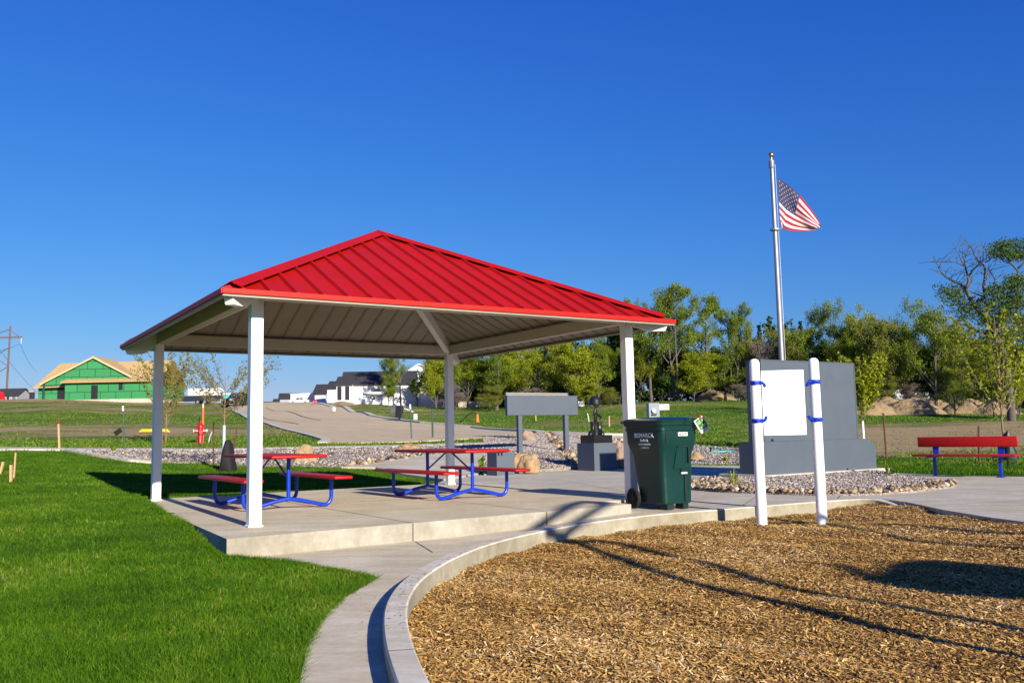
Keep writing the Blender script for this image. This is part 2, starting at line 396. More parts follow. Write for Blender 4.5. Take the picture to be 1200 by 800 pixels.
# ================================================================== SETTING
# --- outlines
CURB = spline([(0.9, .9), (0.2, 2.0), (-.25, 3.0), (-.53, 4.0), (-.76, 5.1), (-.88, 6.1), (-.86, 7.1), (-.67, 8.2), (-.32, 9.25), (.27, 10.3), (1.0, 11.22), (1.85, 11.95), (2.82, 12.5), (3.7, 13.0), (4.6, 13.5), (5.25, 13.75), (5.62, 13.55), (5.72, 13.0)], 5)
CURB = [p[:2] for p in CURB]
def offset(line, d):
    out = []
    for i, p in enumerate(line):
        a = line[max(i-1, 0)]; b = line[min(i+1, len(line)-1)]; t = np.array(b)-np.array(a); t = t/np.linalg.norm(t)
        out.append(np.array(p)+d*np.array([t[1], -t[0]]))
    return out
CIN = offset(CURB, .15)          # to the right of travel = towards the chips
RIGHTB = [np.array(p) for p in [(5.66, 12.4), (5.6, 11.7), (5.66, 10.6), (5.9, 9.2), (6.6, 7.4), (7.2, 5.2), (6.9, 3.0), (5.6, 1.2), (3.6, .3), (1.9, .35)]]
MULCH = [np.array(p) for p in CIN]+RIGHTB
WALKL = spline([(.2, .9), (-.55, 2.2), (-.9, 3.4), (-1.08, 4.48), (-1.21, 5.18), (-1.30, 5.95), (-1.31, 6.76), (-1.2, 7.6)], 4)
WALK = list(WALKL)+[np.array([-1.55, 8.2]), np.array([-2.2, 8.72]), np.array([-3.05, 9.12]), L(-.3, -.8), L(5.2, -.45)]+[np.array(p)-0 for p in offset(CURB, .03)[::-1] if p[0] < 2.35 and p[1] > 1.0]
PAD = [L(-.58, -1.05), L(1.62, -.94), L(3.6, -.82), L(4.98, -.74), L(5.0, -.10), L(6.25, -.08), L(6.25, 6.1), L(-.22, 6.1)]
def g2(px, py, z=-.1): return gp(px, py, z)[:2]
PLAZA = [L(5.0, -.55)]+[p for p in offset(CURB, .03) if p[0] > 1.95]+RIGHTB[:5]+[np.array(p) for p in [(9, 7), (13, 8), (17, 12), (17, 16.9)]]+\
    [g2(1200, 558), g2(1120, 557), g2(1045, 553.5), g2(960, 549), g2(868, 545), g2(800, 545), g2(740, 546.5), g2(680, 549.5), g2(605, 553.5), g2(572, 556), g2(540, 557), g2(520, 562), L(5.0, 5.6)]
def zw(x, y):
    a = np.clip((x+.6)/2.6, 0, 1); return -.205+.09*a*a*(3-2*a)
def mz(x, y):
    r = np.clip((x-4.4)/1.3, 0, 1); l = np.clip((.9-x)/1.6, 0, 1)*np.clip((7.2-y)/2.5, 0, 1)
    return -.27+.125*r+.09*l+.018*np.sin(x*2.1+y*1.3)*np.sin(x*1.1-y*2.3)+.01*np.sin(x*6+y*5)
# --- one ground sheet to the horizon
def axis(lo, hi, s0, core_lo, core_hi, g):
    a = list(np.arange(core_lo, core_hi, s0)); s = s0; v = a[-1]
    while v < hi: s *= g; v += s; a.append(v)
    s = s0; v = a[0]; b = []
    while v > lo: s *= g; v -= s; b.append(v)
    return np.array(b[::-1]+a)
gx = axis(-1500, 1500, .3, -14, 16, 1.035); gy = axis(-60, 2600, .3, 0, 36, 1.022)
X, Y = np.meshgrid(gx, gy); x = X.ravel(); y = Y.ravel(); z = zt(x, y)
for poly, d in ((MULCH, .12), (WALK, .12), (PAD, .1), (PLAZA, .1)):
    ins = pip(x, y, poly); k = np.where(ins)[0]; dd = pdist(x[k], y[k], poly); k = k[dd > d]; z[k] = np.minimum(z[k], -.5)
band = [p for p in offset(CURB, -.38)]+[p for p in offset(CURB, .75)[::-1]]; k = np.where(pip(x, y, band) & (y > 2))[0]; z[k] = np.minimum(z[k], -.5)
band = [p+np.array([.35, .1]) for p in RIGHTB]+[p-np.array([.5, 0]) for p in RIGHTB[::-1]]; k = np.where(pip(x, y, band) & (y > 2))[0]; z[k] = np.minimum(z[k], -.5)
nx, ny = len(gx), len(gy); idx = np.arange(nx*ny).reshape(ny, nx)
Fq = np.stack([idx[:-1, :-1], idx[:-1, 1:], idx[1:, 1:], idx[1:, :-1]], -1).reshape(-1, 4)
ground = np_mesh('ground', np.stack([x, y, z], 1), Fq, M['ground'], nside=4); ground['kind'] = 'structure'
smooth(ground, 180)
def dryf(x, y):
    """how bare the soil is: lawn near, patchy seeded ground beyond"""
    t = x/np.maximum(y, 7.); d = np.zeros_like(x)
    d = np.where(y < 24, .0, d)
    left = np.interp(y, [22, 30, 37, 41, 45, 52, 60, 75, 90, 105, 118, 128, 140], [.0, .12, .2, .32, .6, .7, .42, .25, .6, .42, .5, .8, .95])
    right = np.interp(y, [20, 25, 29, 34, 50, 62, 68, 84, 95, 140], [.0, .05, .45, .85, .9, .6, .05, .1, .4, .4])
    mid = np.interp(y, [20, 30, 36, 48, 62, 68, 75, 82, 92, 100, 130, 150], [.0, .1, .1, .15, .3, .5, .12, .02, .5, .2, .3, .5])
    a = np.clip((t+.12)/.12, 0, 1); b = np.clip((t-.22)/.12, 0, 1)
    return (left*(1-a)+mid*a)*(1-b)+right*b
at = ground.data.attributes.new('dry', 'FLOAT', 'POINT'); at.data.foreach_set('value', dryf(x, y).astype(np.float32))

# --- hard surfaces
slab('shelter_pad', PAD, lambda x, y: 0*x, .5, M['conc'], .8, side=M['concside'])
slab('sidewalk', WALK, zw, .4, M['conc'], .35)
slab('plaza', PLAZA, lambda x, y: 0*x-.106, .4, M['conc2'], 1.0)
slab('playground_surface', [np.array(p) for p in CURB]+RIGHTB, mz, .3, M['mulch'], .25)
mb = MB(); co = [np.array(p) for p in CURB]; ci = CIN
zc = [-.10 if i < len(co)-7 else -.10-.012*(i-len(co)+7) for i in range(len(co))]
vs = []; 
for (o_, i_, z_) in zip(co, ci, zc):
    a = o_; b = np.array(i_); u = (b-a)/np.linalg.norm(b-a)
    for p, zz in ((a, -.45), (a, z_-.012), (a+u*.012, z_), (b-u*.012, z_), (b, z_-.012), (b, -.45)): vs.append((p[0], p[1], zz))
n = len(co)
mb.add(vs, [(i*6+j, i*6+j+1, (i+1)*6+j+1, (i+1)*6+j) for i in range(n-1) for j in range(5)]+[tuple(range(6)), tuple(range((n-1)*6, n*6))[::-1]])
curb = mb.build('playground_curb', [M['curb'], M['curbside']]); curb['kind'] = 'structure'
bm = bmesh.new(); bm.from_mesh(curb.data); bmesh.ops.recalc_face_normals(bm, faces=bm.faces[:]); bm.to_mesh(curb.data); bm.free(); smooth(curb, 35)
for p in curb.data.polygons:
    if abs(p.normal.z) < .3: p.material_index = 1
M['joint'] = paint('joint_filler', (.10, .09, .075), .9, .3)
mb = MB()
def strip(mb, a, b, z, w=.012, h=.004, zf=None):
    a = np.array(a, float); b = np.array(b, float); d = (b-a)/np.linalg.norm(b-a); nrm = np.array([d[1], -d[0]])*w/2
    k = 12
    for i in range(k):
        p = a+(b-a)*i/k; q = a+(b-a)*(i+1)/k
        z0 = z if zf is None else float(zf(np.array([p[0]]), np.array([p[1]]))[0])+h; z1 = z if zf is None else float(zf(np.array([q[0]]), np.array([q[1]]))[0])+h
        mb.add([(*(p-nrm), z0), (*(p+nrm), z0), (*(q+nrm), z1), (*(q-nrm), z1)], [(0, 1, 2, 3)])
strip(mb, L(1.55, -.945), L(1.55, 6.0), .003); strip(mb, L(3.5, -.82), L(3.5, 6.0), .003)
strip(mb, L(-.5, 2.6), L(6.1, 2.6), .003)
strip(mb, L(1.55, -1.0), np.array([-.86, 9.25]), 0, zf=zw); strip(mb, L(3.5, -.9), np.array([.62, 10.95]), 0, zf=zw)
for p, q in (((5.0, 13.82), (5.9, 15.9)), ((3.3, 12.95), (4.2, 15.2)), ((5.75, 12.3), (9.5, 13.5)), ((6.8, 15.2), (8.2, 18.2)), ((2.6, 13.4), (1.2, 20.2)), ((3.7, 17.6), (.4, 21.4))): strip(mb, p, q, -.102)
for i in (18, 34, 47, 60, 70):
    a = co[i]; b = ci[i]; zz = zc[i]+.003; d = np.array(co[i+1])-a; d = d/np.linalg.norm(d)*.004
    mb.add([(*(a-d), zz), (*(a+d), zz), (*(np.array(b)+d), zz), (*(np.array(b)-d), zz)], [(0, 1, 2, 3)])
o = mb.build('pavement_joints', M['joint']); o['kind'] = 'structure'
# vertical joint in the pad's front face
mb = MB(); 
for lx, ly in ((1.55, -.945), (3.5, -.827)):
    p = L(lx, ly)-D2*.002; q = p-D2*.003+D1*.006; r = p-D2*.003-D1*.006
    mb.add([(*q, -.3), (*q, -.004), (*r, -.004), (*r, -.3)], [(0, 1, 2, 3)])
o = mb.build('pavement_joints', M['joint']); o['kind'] = 'structure'

def poly_hit(P): return [hit(*p)[:2] for p in P]
# --- gravel beds (draped on the rising ground)
GRAV = {
 'far': [(75, 527.5), (108, 534), (150, 540.5), (230, 543), (300, 546.5), (420, 548), (462, 541), (519, 532.5), (575, 530.5), (612, 527), (650, 524), (690, 519), (640, 518.5), (560, 520.5), (450, 524), (300, 526.5), (180, 527)],
 'sign': [(560, 533), (612, 530.5), (690, 532.5), (745, 536), (800, 545), (868, 545.5), (905, 547), (905, 530), (868, 526.5), (820, 523), (782, 521), (735, 519.5), (700, 519.5), (690, 521), (655, 526), (618, 529)],
}
G = {}
for k, P in GRAV.items():
    G[k] = poly_hit(P)
    o = slab('gravel', G[k], lambda x, y: zt(x, y)+.045, .25, M['gravel'], 1.0); 
G['island'] = [g2(*p) for p in [(803, 573), (850, 576.5), (900, 578.5), (960, 580.5), (1030, 579.5), (1075, 576), (1116, 571), (1120, 568), (1100, 564), (1065, 559), (1040, 554.5), (1015, 549), (960, 547), (868, 555), (862, 562), (835, 562), (808, 566)]]
slab('gravel', G['island'], lambda x, y: 0*x-.075, .2, M['gravel'], 1.0)
G['mid'] = [g2(*p) for p in [(567, 556.5), (610, 553.5), (680, 549.7), (745, 547), (745, 534), (690, 532.5), (612, 531), (566, 535)]]
slab('gravel', G['mid'], lambda x, y: np.maximum(zt(x, y), -.11)+.04, .2, M['gravel'], 1.0)
def stones(name, poly, zf, dens, smin, smax, mat, flat=.7, edge=None, seed=1):
    r = np.random.default_rng(seed); P = np.array(poly); lo = P.min(0); hi = P.max(0)
    n = int((hi-lo).prod()*dens); x = r.uniform(lo[0], hi[0], n); y = r.uniform(lo[1], hi[1], n); k = pip(x, y, poly)
    if edge: k &= edge(x, y)
    x = x[k]; y = y[k]; n = len(x); s = r.uniform(smin, smax, n)*.5
    base = np.array([(1, 0, 0), (.4, .95, .1), (-.7, .75, 0), (-.95, -.3, .1), (-.2, -1, 0), (.75, -.7, .05), (.15, .1, 1), (-.3, -.1, .85), (0, 0, -.8)])
    fc = np.array([(0, 1, 6), (1, 2, 6), (2, 7, 6), (2, 3, 7), (3, 4, 7), (4, 6, 7), (4, 5, 6), (5, 0, 6), (1, 0, 8), (2, 1, 8), (3, 2, 8), (4, 3, 8), (5, 4, 8), (0, 5, 8)])
    V = base[None]*(1+.35*r.uniform(-1, 1, (n, 9, 1)))*s[:, None, None]*np.array([1, 1, flat])[None, None]
    V *= r.uniform(.7, 1.3, (n, 1, 3)); a = r.uniform(0, 2*PI, n); ca, sa = np.cos(a)[:, None], np.sin(a)[:, None]
    xx = V[..., 0]*ca-V[..., 1]*sa; yy = V[..., 0]*sa+V[..., 1]*ca
    V = np.stack([xx+x[:, None], yy+y[:, None], V[..., 2]+(zf(x, y)+s*.25)[:, None]], -1).reshape(-1, 3)
    Fc = (fc[None]+(np.arange(n)*9)[:, None, None]).reshape(-1, 3)
    o = np_mesh(name, V, Fc, mat, attr={'tint': np.repeat(r.uniform(0, 1, n), 14)}); o['kind'] = 'stuff'; return o
tag(stones('gravel_stones', G['far'], lambda x, y: zt(x, y)+.045, 55, .05, .10, M['pebble'], seed=3), 'grey crushed stone over the long bed behind the picnic shelter', 'gravel')
tag(stones('gravel_stones', G['sign'], lambda x, y: zt(x, y)+.045, 60, .045, .09, M['pebble'], seed=4), 'grey crushed stone around the legs of the blank grey sign', 'gravel')
tag(stones('gravel_stones', G['island'], lambda x, y: 0*x-.075, 330, .03, .065, M['pebble'], seed=5), 'grey crushed stone in front of the big grey monument', 'gravel')
tag(stones('gravel_stones', G['mid'], lambda x, y: np.maximum(zt(x, y), -.11)+.04, 130, .04, .08, M['pebble'], seed=6), 'grey crushed stone between the small grey block and the boots memorial', 'gravel')
GI = G['island'][:8]
def near_front(x, y):
    d = np.full(len(x), 9.); 
    for i in range(len(GI)-1):
        a = GI[i]; b = GI[i+1]; ab = b-a; t = np.clip(((x-a[0])*ab[0]+(y-a[1])*ab[1])/(ab@ab), 0, 1); d = np.minimum(d, np.hypot(x-a[0]-t*ab[0], y-a[1]-t*ab[1]))
    lft = x < g2(872, 570)[0]
    return (d < .36+.12*np.sin(x*5)+.1*np.sin(x*13)) | lft
tag(stones('cobbles', G['island'], lambda x, y: 0*x-.06, 260, .05, .13, M['cobble'], .8, near_front, 8), 'tan and brown cobbles edging the gravel before the grey monument', 'cobbles')
FB = G['far'][5:9]; 
def fedge(x, y):
    d = np.full(len(x), 9.)
    for i in range(len(FB)-1):
        a = FB[i]; b = FB[i+1]; ab = b-a; t = np.clip(((x-a[0])*ab[0]+(y-a[1])*ab[1])/(ab@ab), 0, 1); d = np.minimum(d, np.hypot(x-a[0]-t*ab[0], y-a[1]-t*ab[1]))
    return d < .7
tag(stones('cobbles', G['far'], lambda x, y: zt(x, y)+.05, 20, .12, .26, M['cobble'], .75, fedge, 9), 'tan cobbles along the path edge of the far gravel bed', 'cobbles')
def medge(x, y): return (x > g2(722, 548)[0]) | ((x > g2(652, 540)[0]) & (x < g2(672, 545)[0]))
tag(stones('cobbles', G['mid'], lambda x, y: np.maximum(zt(x, y), -.11)+.05, 16, .12, .28, M['cobble'], .75, medge, 10), 'tan cobbles on both sides of the boots memorial pedestal', 'cobbles')

# --- path from the plaza past the sign, street sidewalk, road
PATH2 = poly_hit([(400, 549), (462, 540), (519, 531.5), (575, 529.5), (612, 526.5), (650, 522), (690, 517), (700, 519.5), (660, 526.5), (618, 529.5), (600, 531.5), (566, 534.5), (560, 540), (562, 556.5), (520, 565), (497, 561), (440, 549.5)])
slab('path', PATH2, lambda x, y: np.where(y < 26, np.maximum(zt(x, y), -.13), zt(x, y))+.06, .3, M['conc2'], 1.0)
SW1 = [(0-60, 527.5), (0, 526), (80, 527), (180, 526.8), (300, 526.3), (450, 523.5), (560, 520), (640, 517.2), (700, 514.5), (745, 513), (745, 517.5), (700, 518.6), (640, 518.6), (560, 521.3), (450, 525), (300, 527.6), (180, 528.2), (80, 528.6), (0, 528.4), (-60, 529)]
slab('street_sidewalk', poly_hit(SW1), lambda x, y: zt(x, y)+.07, .3, M['roadcurb'], 1.5)
EDGE = poly_hit([(75, 528.5), (108, 534.5), (150, 541), (178, 543.2), (178, 541.5), (150, 539), (108, 532.5), (82, 528)])
slab('gravel_edging', EDGE, lambda x, y: zt(x, y)+.07, .2, M['curb'], 1.0)
ROADL = [(262, 471.5), (272, 481), (284, 488), (300, 494), (318, 499.5), (345, 507), (366, 512.5), (377, 516), (372, 519.5)]
ROADR = [(752, 511.5), (700, 511), (640, 508.5), (600, 505.5), (560, 502), (530, 499.5), (500, 497), (470, 493), (440, 488.5), (415, 483), (392, 477), (372, 473.2), (358, 471.5)]
ROADB = [(430, 519.5), (480, 518.2), (520, 516.2), (600, 511.8), (640, 511.0), (700, 512.5), (752, 513)]
def crest(px, D): return ong(px, D)[:2]
RP = [crest(268, 150), crest(262, 139)]+poly_hit(ROADL[1:]+ROADB+ROADR[:-1])+[crest(366, 139), crest(366, 150)]
zr = lambda x, y: zt(x, y)+.05+.0006*np.maximum(y-40, 0)
slab('road', RP, zr, .6, M['roadc'], 2.0)
def kerb(name, pts, w, h):
    pts = [np.array(p[:2]) for p in pts]; q = offset(pts, w); poly = pts+q[::-1]
    slab(name, poly, lambda x, y: zr(x, y)+h, .5, M['roadcurb'], 2.0)
kerb('street_curb', poly_hit(ROADR[:-1]), -.55, .12)
kerb('street_curb', poly_hit(ROADL[1:]), -.4, .03)
M['seal'] = paint('road_crack_sealant', (.22, .18, .13), .8, .2)
mb = MB()
for P in (((312, 478.5), (345, 485), (376, 493.5)), ((300, 485), (325, 494), (350, 498)), ((420, 504), (470, 505.5), (540, 506.5))):
    Q = [hit(*p) for p in P]
    for a, b in zip(Q, Q[1:]): strip(mb, a[:2], b[:2], 0, .13, .02, zr)
o = mb.build('road_crack_seal', M['seal']); o['kind'] = 'structure'

# --- playground chips
def scatter(poly, n, near=4.0, power=1.4, seed=1, ymax=None):
    """points whose density falls with distance"""
    r = np.random.default_rng(seed); P = np.array(poly); lo = P.min(0); hi = P.max(0); out = []
    while sum(len(a) for a in out) < n:
        m = n*2; x = r.uniform(lo[0], hi[0], m); y = r.uniform(lo[1], hi[1], m)
        keep = r.random(m) < np.minimum(1, (near/np.maximum(np.hypot(x, y), near))**power); x = x[keep]; y = y[keep]
        v = (np.abs(x) < .66*y+1.0); x = x[v]; y = y[v]
        k = pip(x, y, poly); out.append(np.stack([x[k], y[k]], 1))
    return np.concatenate(out)[:n]
P = scatter(MULCH, 340000, 5.0, .9, 21); n = len(P); r = np.random.default_rng(5)
ln = r.gamma(3.2, .0034, n)*(1+.8*(r.random(n) > .97))+.002; wd = r.uniform(.0024, .0064, n); a = r.uniform(0, 2*PI, n); ti = r.normal(0, .24, n); ro = r.normal(0, .35, n)
ux = np.stack([np.cos(a)*np.cos(ti), np.sin(a)*np.cos(ti), np.sin(ti)], 1); vx = np.stack([-np.sin(a)*np.cos(ro), np.cos(a)*np.cos(ro), np.sin(ro)], 1)
cz = mz(P[:, 0], P[:, 1])+r.uniform(.002, .02, n)+ln*np.abs(np.sin(ti))*.5; C0 = np.stack([P[:, 0], P[:, 1], cz], 1)
V = np.stack([C0-ux*ln[:, None]-vx*wd[:, None], C0+ux*ln[:, None]-vx*wd[:, None]*.6, C0+ux*ln[:, None]+vx*wd[:, None], C0-ux*ln[:, None]+vx*wd[:, None]*.7], 1).reshape(-1, 3)
cl = np.array([noise.noise(Vector((p[0]*2.2, p[1]*2.2, 0))) for p in P[::1]])
cl2 = np.array([noise.noise(Vector((p[0]*.7+5, p[1]*.7, 3))) for p in P]); ti_ = np.clip(r.beta(2.6, 2.0, n)+cl*.15+cl2*.16, 0, 1)
chips = np_mesh('wood_chips', V, np.arange(n*4).reshape(-1, 4), M['chip'], nside=4, attr={'tint': ti_})
tag(chips, 'tan and brown wood chips filling the playground inside the curved curb', 'wood chips', kind='stuff')

# chips spilled over the curb and the paving beside it
sp_ = []; rr = np.random.default_rng(19)
for a, b in zip(CURB[20:], CURB[21:]):
    for _ in range(7):
        t_ = rr.random(); q = np.array(a)+(np.array(b)-np.array(a))*t_; d = (np.array(b)-np.array(a)); d /= np.linalg.norm(d); sp_.append(q+np.array([d[1], -d[0]])*(.15-rr.exponential(.10)))
sp_ = np.array(sp_); m_ = len(sp_); aa = rr.uniform(0, 2*PI, m_); ll = rr.uniform(.006, .018, m_); u_ = np.stack([np.cos(aa), np.sin(aa), 0*aa], 1)*ll[:, None]; v_ = np.stack([-np.sin(aa), np.cos(aa), 0*aa], 1)*.004
inb = np.array([min(np.hypot(*(np.array(c)-p)) for c in CURB) for p in sp_]); onc = pip(sp_[:, 0], sp_[:, 1], [np.array(p) for p in CURB]+CIN[::-1])
zz_ = np.where(onc, -.095, np.where(pip(sp_[:, 0], sp_[:, 1], PAD), .006, np.maximum(zw(sp_[:, 0], sp_[:, 1]), -.30)+.006)); c_ = np.stack([sp_[:, 0], sp_[:, 1], zz_], 1)
V = np.stack([c_-u_-v_, c_+u_-v_, c_+u_+v_, c_-u_+v_], 1).reshape(-1, 3)
tag(np_mesh('wood_chips', V, np.arange(m_*4).reshape(-1, 4), M['chip'], nside=4, attr={'tint': rr.uniform(.3, .9, m_)}), 'few stray wood chips spilled on top of the curved curb', 'wood chips', kind='stuff')
# --- grass
SHLAWN = [np.array(p) for p in [(-.95, 3.0), (-1.1, 4.4), (-1.23, 5.18), (-1.32, 5.95), (-1.33, 6.8), (-1.22, 7.66), (-1.6, 8.15), (-2.25, 8.68), (-2.97, 9.06)]]+[L(-.6, -1.06), L(-.6, 0), L(-.5, 2), L(-.24, 6.12), L(2.9, 6.12), L(4.9, 6.12), L(5.0, 6.0)]+poly_hit([(495, 561), (440, 550), (418, 548.5), (300, 547), (230, 543.5), (178, 543.5), (150, 541.5), (108, 535), (80, 529), (0, 528.5), (-120, 530)])+[np.array(p) for p in [(-30, 24), (-22, 8), (-6, 2.2), (-1.5, 1.5)]]
def blades(name, pts, h0, h1, w, seed, mat, lean=.45, tintbias=0, zf=zt, wgrow=0., hfun=None):
    r = np.random.default_rng(seed); n = len(pts); x = pts[:, 0]; y = pts[:, 1]; dist = np.hypot(x, y)
    h = r.uniform(h0, h1, n)*(1 if hfun is None else hfun(x, y)); ww = w*(1+wgrow*dist)*r.uniform(.6, 1.3, n); a = r.uniform(0, 2*PI, n); b = r.uniform(0, 2*PI, n); le = np.abs(r.normal(0, lean, n))*h
    z = zf(x, y)-.012; c = np.stack([x, y, z], 1); s = np.stack([np.cos(a), np.sin(a), 0*a], 1)*ww[:, None]*.5
    l = np.stack([np.cos(b)*le, np.sin(b)*le, h*.62], 1); t = np.stack([np.cos(b)*le*2.1, np.sin(b)*le*2.1, h], 1)
    mid = c+l*.8
    V = np.stack([c-s, c+s, mid+s*.8, mid-s*.8, c+t], 1).reshape(-1, 3)
    i = np.arange(n)*5; Fc = np.concatenate([np.stack([i, i+1, i+2], 1), np.stack([i, i+2, i+3], 1), np.stack([i+3, i+2, i+4], 1)])
    cl = np.array([noise.noise(Vector((a, b, 0)))*.24+noise.noise(Vector((a*3.1, b*3.1, 4)))*.22 for a, b in zip(x*.8, y*.8)])
    ti = np.clip(r.beta(2, 2.6, n)+cl+tintbias, 0, 1)
    return np_mesh(name, V, Fc, mat, attr={'tint': np.concatenate([ti]*3)})
lawn_pts = scatter(SHLAWN, 440000, 4.5, 1.6, 31)
ep = []; rr = np.random.default_rng(8)
for a, b in zip(SHLAWN[:16], SHLAWN[1:17]):
    m_ = int(np.linalg.norm(b-a)*1500); t_ = rr.random((m_, 1)); ep.append(a+(b-a)*t_+rr.normal(0, .018, (m_, 2)))
ep = np.concatenate(ep); lawn_pts = np.concatenate([lawn_pts, ep])
o = blades('lawn_grass', lawn_pts, .022, .066, .0032, 41, M['blade'], wgrow=.10, hfun=lambda x, y: 1+.4*np.array([noise.noise(Vector((a, b, 9))) for a, b in zip(x*1.6, y*1.6)]))
tag(o, 'bright green mown lawn left of the picnic shelter', 'grass', kind='stuff')
RL = poly_hit([(1018, 553), (1045, 553), (1120, 556.5), (1200, 557.5), (1290, 560), (1290, 538), (1200, 543), (1100, 541), (1020, 538)])
o = blades('lawn_grass', scatter(RL, 16000, 8, .5, 32), .05, .12, .016, 42, M['blade'], tintbias=-.12); tag(o, 'green lawn strip behind the red bench', 'grass', kind='stuff')
# rough field grass further out
r = np.random.default_rng(77); n = 330000
yy = 24+np.minimum(np.abs(r.exponential(38, n)), 118); xx = r.uniform(-.68, .68, n)*yy
zones = [np.array(RP), np.array(SHLAWN)]+[np.array(G['far']), np.array(G['sign']), np.array(PATH2), np.array(PLAZA), np.array(G['island']), np.array(G['mid']), np.array(poly_hit(SW1))]
keep = np.ones(n, bool)
for zn in zones: keep &= ~pip(xx, yy, zn)
dv = dryf(xx, yy)+np.array([noise.noise(Vector((a*.12, b*.3, 2)))*.55+noise.noise(Vector((a*.5, b*.9, 5)))*.35 for a, b in zip(xx, yy)]); keep &= r.random(n) > np.clip(dv*1.6+.05, 0, .98); keep &= ~((yy > 128) & (xx < -.3*yy))
fld = np.stack([xx[keep], yy[keep]], 1)
o = blades('field_grass', fld, .04, .13, .022, 43, M['tuft'], lean=.7, wgrow=.022); tag(o, 'patchy green grass over the field and the rise behind the park', 'grass', kind='stuff')
# ================================================================== SHELTER
S = SW; HB = 2.62; HBT = 2.795; EO = .52; HE = 2.615; HA = 4.27
sh = empty('picnic_shelter', L(S/2, S/2, 0), YAW, 'open picnic shelter with a red ribbed metal pyramid roof on four white posts', 'shelter')
h = S/2; E_ = h+EO
def zroof(rr): return HA-(HA-HE)*rr/E_          # rr = chebyshev distance from the centre
for sx, sy in ((-1, -1), (-1, 1), (1, 1), (1, -1)):
    mb = MB(); mb.bbox(sx*h-.072, sx*h+.072, sy*h-.072, sy*h+.072, -.1 if (sx, sy) == (1, -1) else -.002, HBT, .012)
    mb.bbox(sx*h-.085, sx*h+.085, sy*h-.085, sy*h+.085, 0, .02, .006); mb.build('post', M['white'], sh)
for k in range(4):
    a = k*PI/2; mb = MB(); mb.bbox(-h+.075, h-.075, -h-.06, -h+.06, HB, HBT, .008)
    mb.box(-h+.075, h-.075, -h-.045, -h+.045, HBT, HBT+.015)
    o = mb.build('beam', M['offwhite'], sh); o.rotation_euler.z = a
for k in range(4):      # hip rafters with cut tails
    a = k*PI/2-3*PI/4; mb = MB(); d = math.sqrt(2)
    R1 = (E_-.06)*d; top = lambda q: zroof(q/d)-.035
    w = .055
    pts = [(0.05, top(.05)), (R1, top(R1)), (R1-.07, top(R1)-.13), (R1-.3, top(R1)-.125), (.05, top(.05)-.2)]
    mb.prism([(p, q) for p, q in pts], -w, w, 'y'); o = mb.build('hip_rafter', M['white'], sh); o.rotation_euler.z = a
# roof sheets (four slopes, one mesh) with standing ribs, ceiling beneath
mb = MB(); mc = MB(); 
for k in range(4):
    a = k*PI/2; ca, sa = math.cos(a), math.sin(a)
    def T(p): return (p[0]*ca-p[1]*sa, p[0]*sa+p[1]*ca, p[2])
    mb.add([T(p) for p in [(-E_, -E_, HE), (E_, -E_, HE), (0, 0, HA)]], [(0, 1, 2)])
    mc.mat(0).add([T(p) for p in [(-E_+.01, -E_+.01, HE-.022), (E_-.01, -E_+.01, HE-.022), (0, 0, HA-.022)]], [(2, 1, 0)])
    sp = .312; nn = int(E_/sp)
    for i in range(-nn, nn+1):
        u = i*sp+.02; L0 = abs(u)
        if L0 > E_-.12: continue
        ys, ye = -E_, -(L0+.02); hh = .042
        prof = [(-.030, 0), (-.014, hh), (.014, hh), (.030, 0)]
        z0, z1 = HE, zroof(-ye)
        vs = [T((u+p, ys, z0+q)) for p, q in prof]+[T((u+p, ye, z1+q)) for p, q in prof]
        mb.add(vs, [(0, 1, 2, 3), (0, 4, 5, 1), (1, 5, 6, 2), (2, 6, 7, 3), (7, 6, 5, 4)])
        prof = [(-.02, -.024), (-.02, -.034), (.02, -.034), (.02, -.024)]
        vs = [T((u+p, ys+.01, z0+q)) for p, q in prof]+[T((u+p, ye, z1+q)) for p, q in prof]
        mc.mat(1).add(vs, [(3, 2, 1, 0), (0, 1, 5, 4), (1, 2, 6, 5), (2, 3, 7, 6)])
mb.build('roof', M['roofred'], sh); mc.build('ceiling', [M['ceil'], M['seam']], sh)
for k in range(4):
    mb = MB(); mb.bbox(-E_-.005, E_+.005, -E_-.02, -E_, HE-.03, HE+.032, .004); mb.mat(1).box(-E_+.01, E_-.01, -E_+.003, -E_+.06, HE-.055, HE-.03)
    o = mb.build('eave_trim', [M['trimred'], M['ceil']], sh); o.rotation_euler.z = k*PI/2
mb = MB(); d = math.sqrt(2); w = .13; hh = .05
for k in range(4):
    a = k*PI/2-3*PI/4; ca, sa = math.cos(a), math.sin(a); rr = lambda q, s_: ((q*ca-s_*w*sa, q*sa+s_*w*ca))
    e = E_*d-.16
    def P(q, s_, dz):
        x_, y_ = rr(q, s_); return (x_, y_, zroof(q/d)+dz-(.055 if s_ else 0))
    lift = hh+.014
    vs = [P(.02, -1, lift), P(.02, 0, lift+.012), P(.02, 1, lift), P(e, -1, lift), P(e, 0, lift+.012), P(e, 1, lift)]
    vs += [(x_, y_, z_-.006) for x_, y_, z_ in vs]
    mb.add(vs, [(0, 1, 4, 3), (1, 2, 5, 4), (9, 10, 7, 6), (10, 11, 8, 7), (0, 3, 9, 6), (5, 2, 8, 11), (3, 4, 10, 9), (4, 5, 11, 10)])
mb.add([(0, 0, HA+.085), (.14, .14, HA+.0), (-.14, .14, HA+.0), (-.14, -.14, HA+.0), (.14, -.14, HA+.0)], [(0, 1, 2), (0, 2, 3), (0, 3, 4), (0, 4, 1)])
mb.build('ridge_cap', M['roofred'], sh)

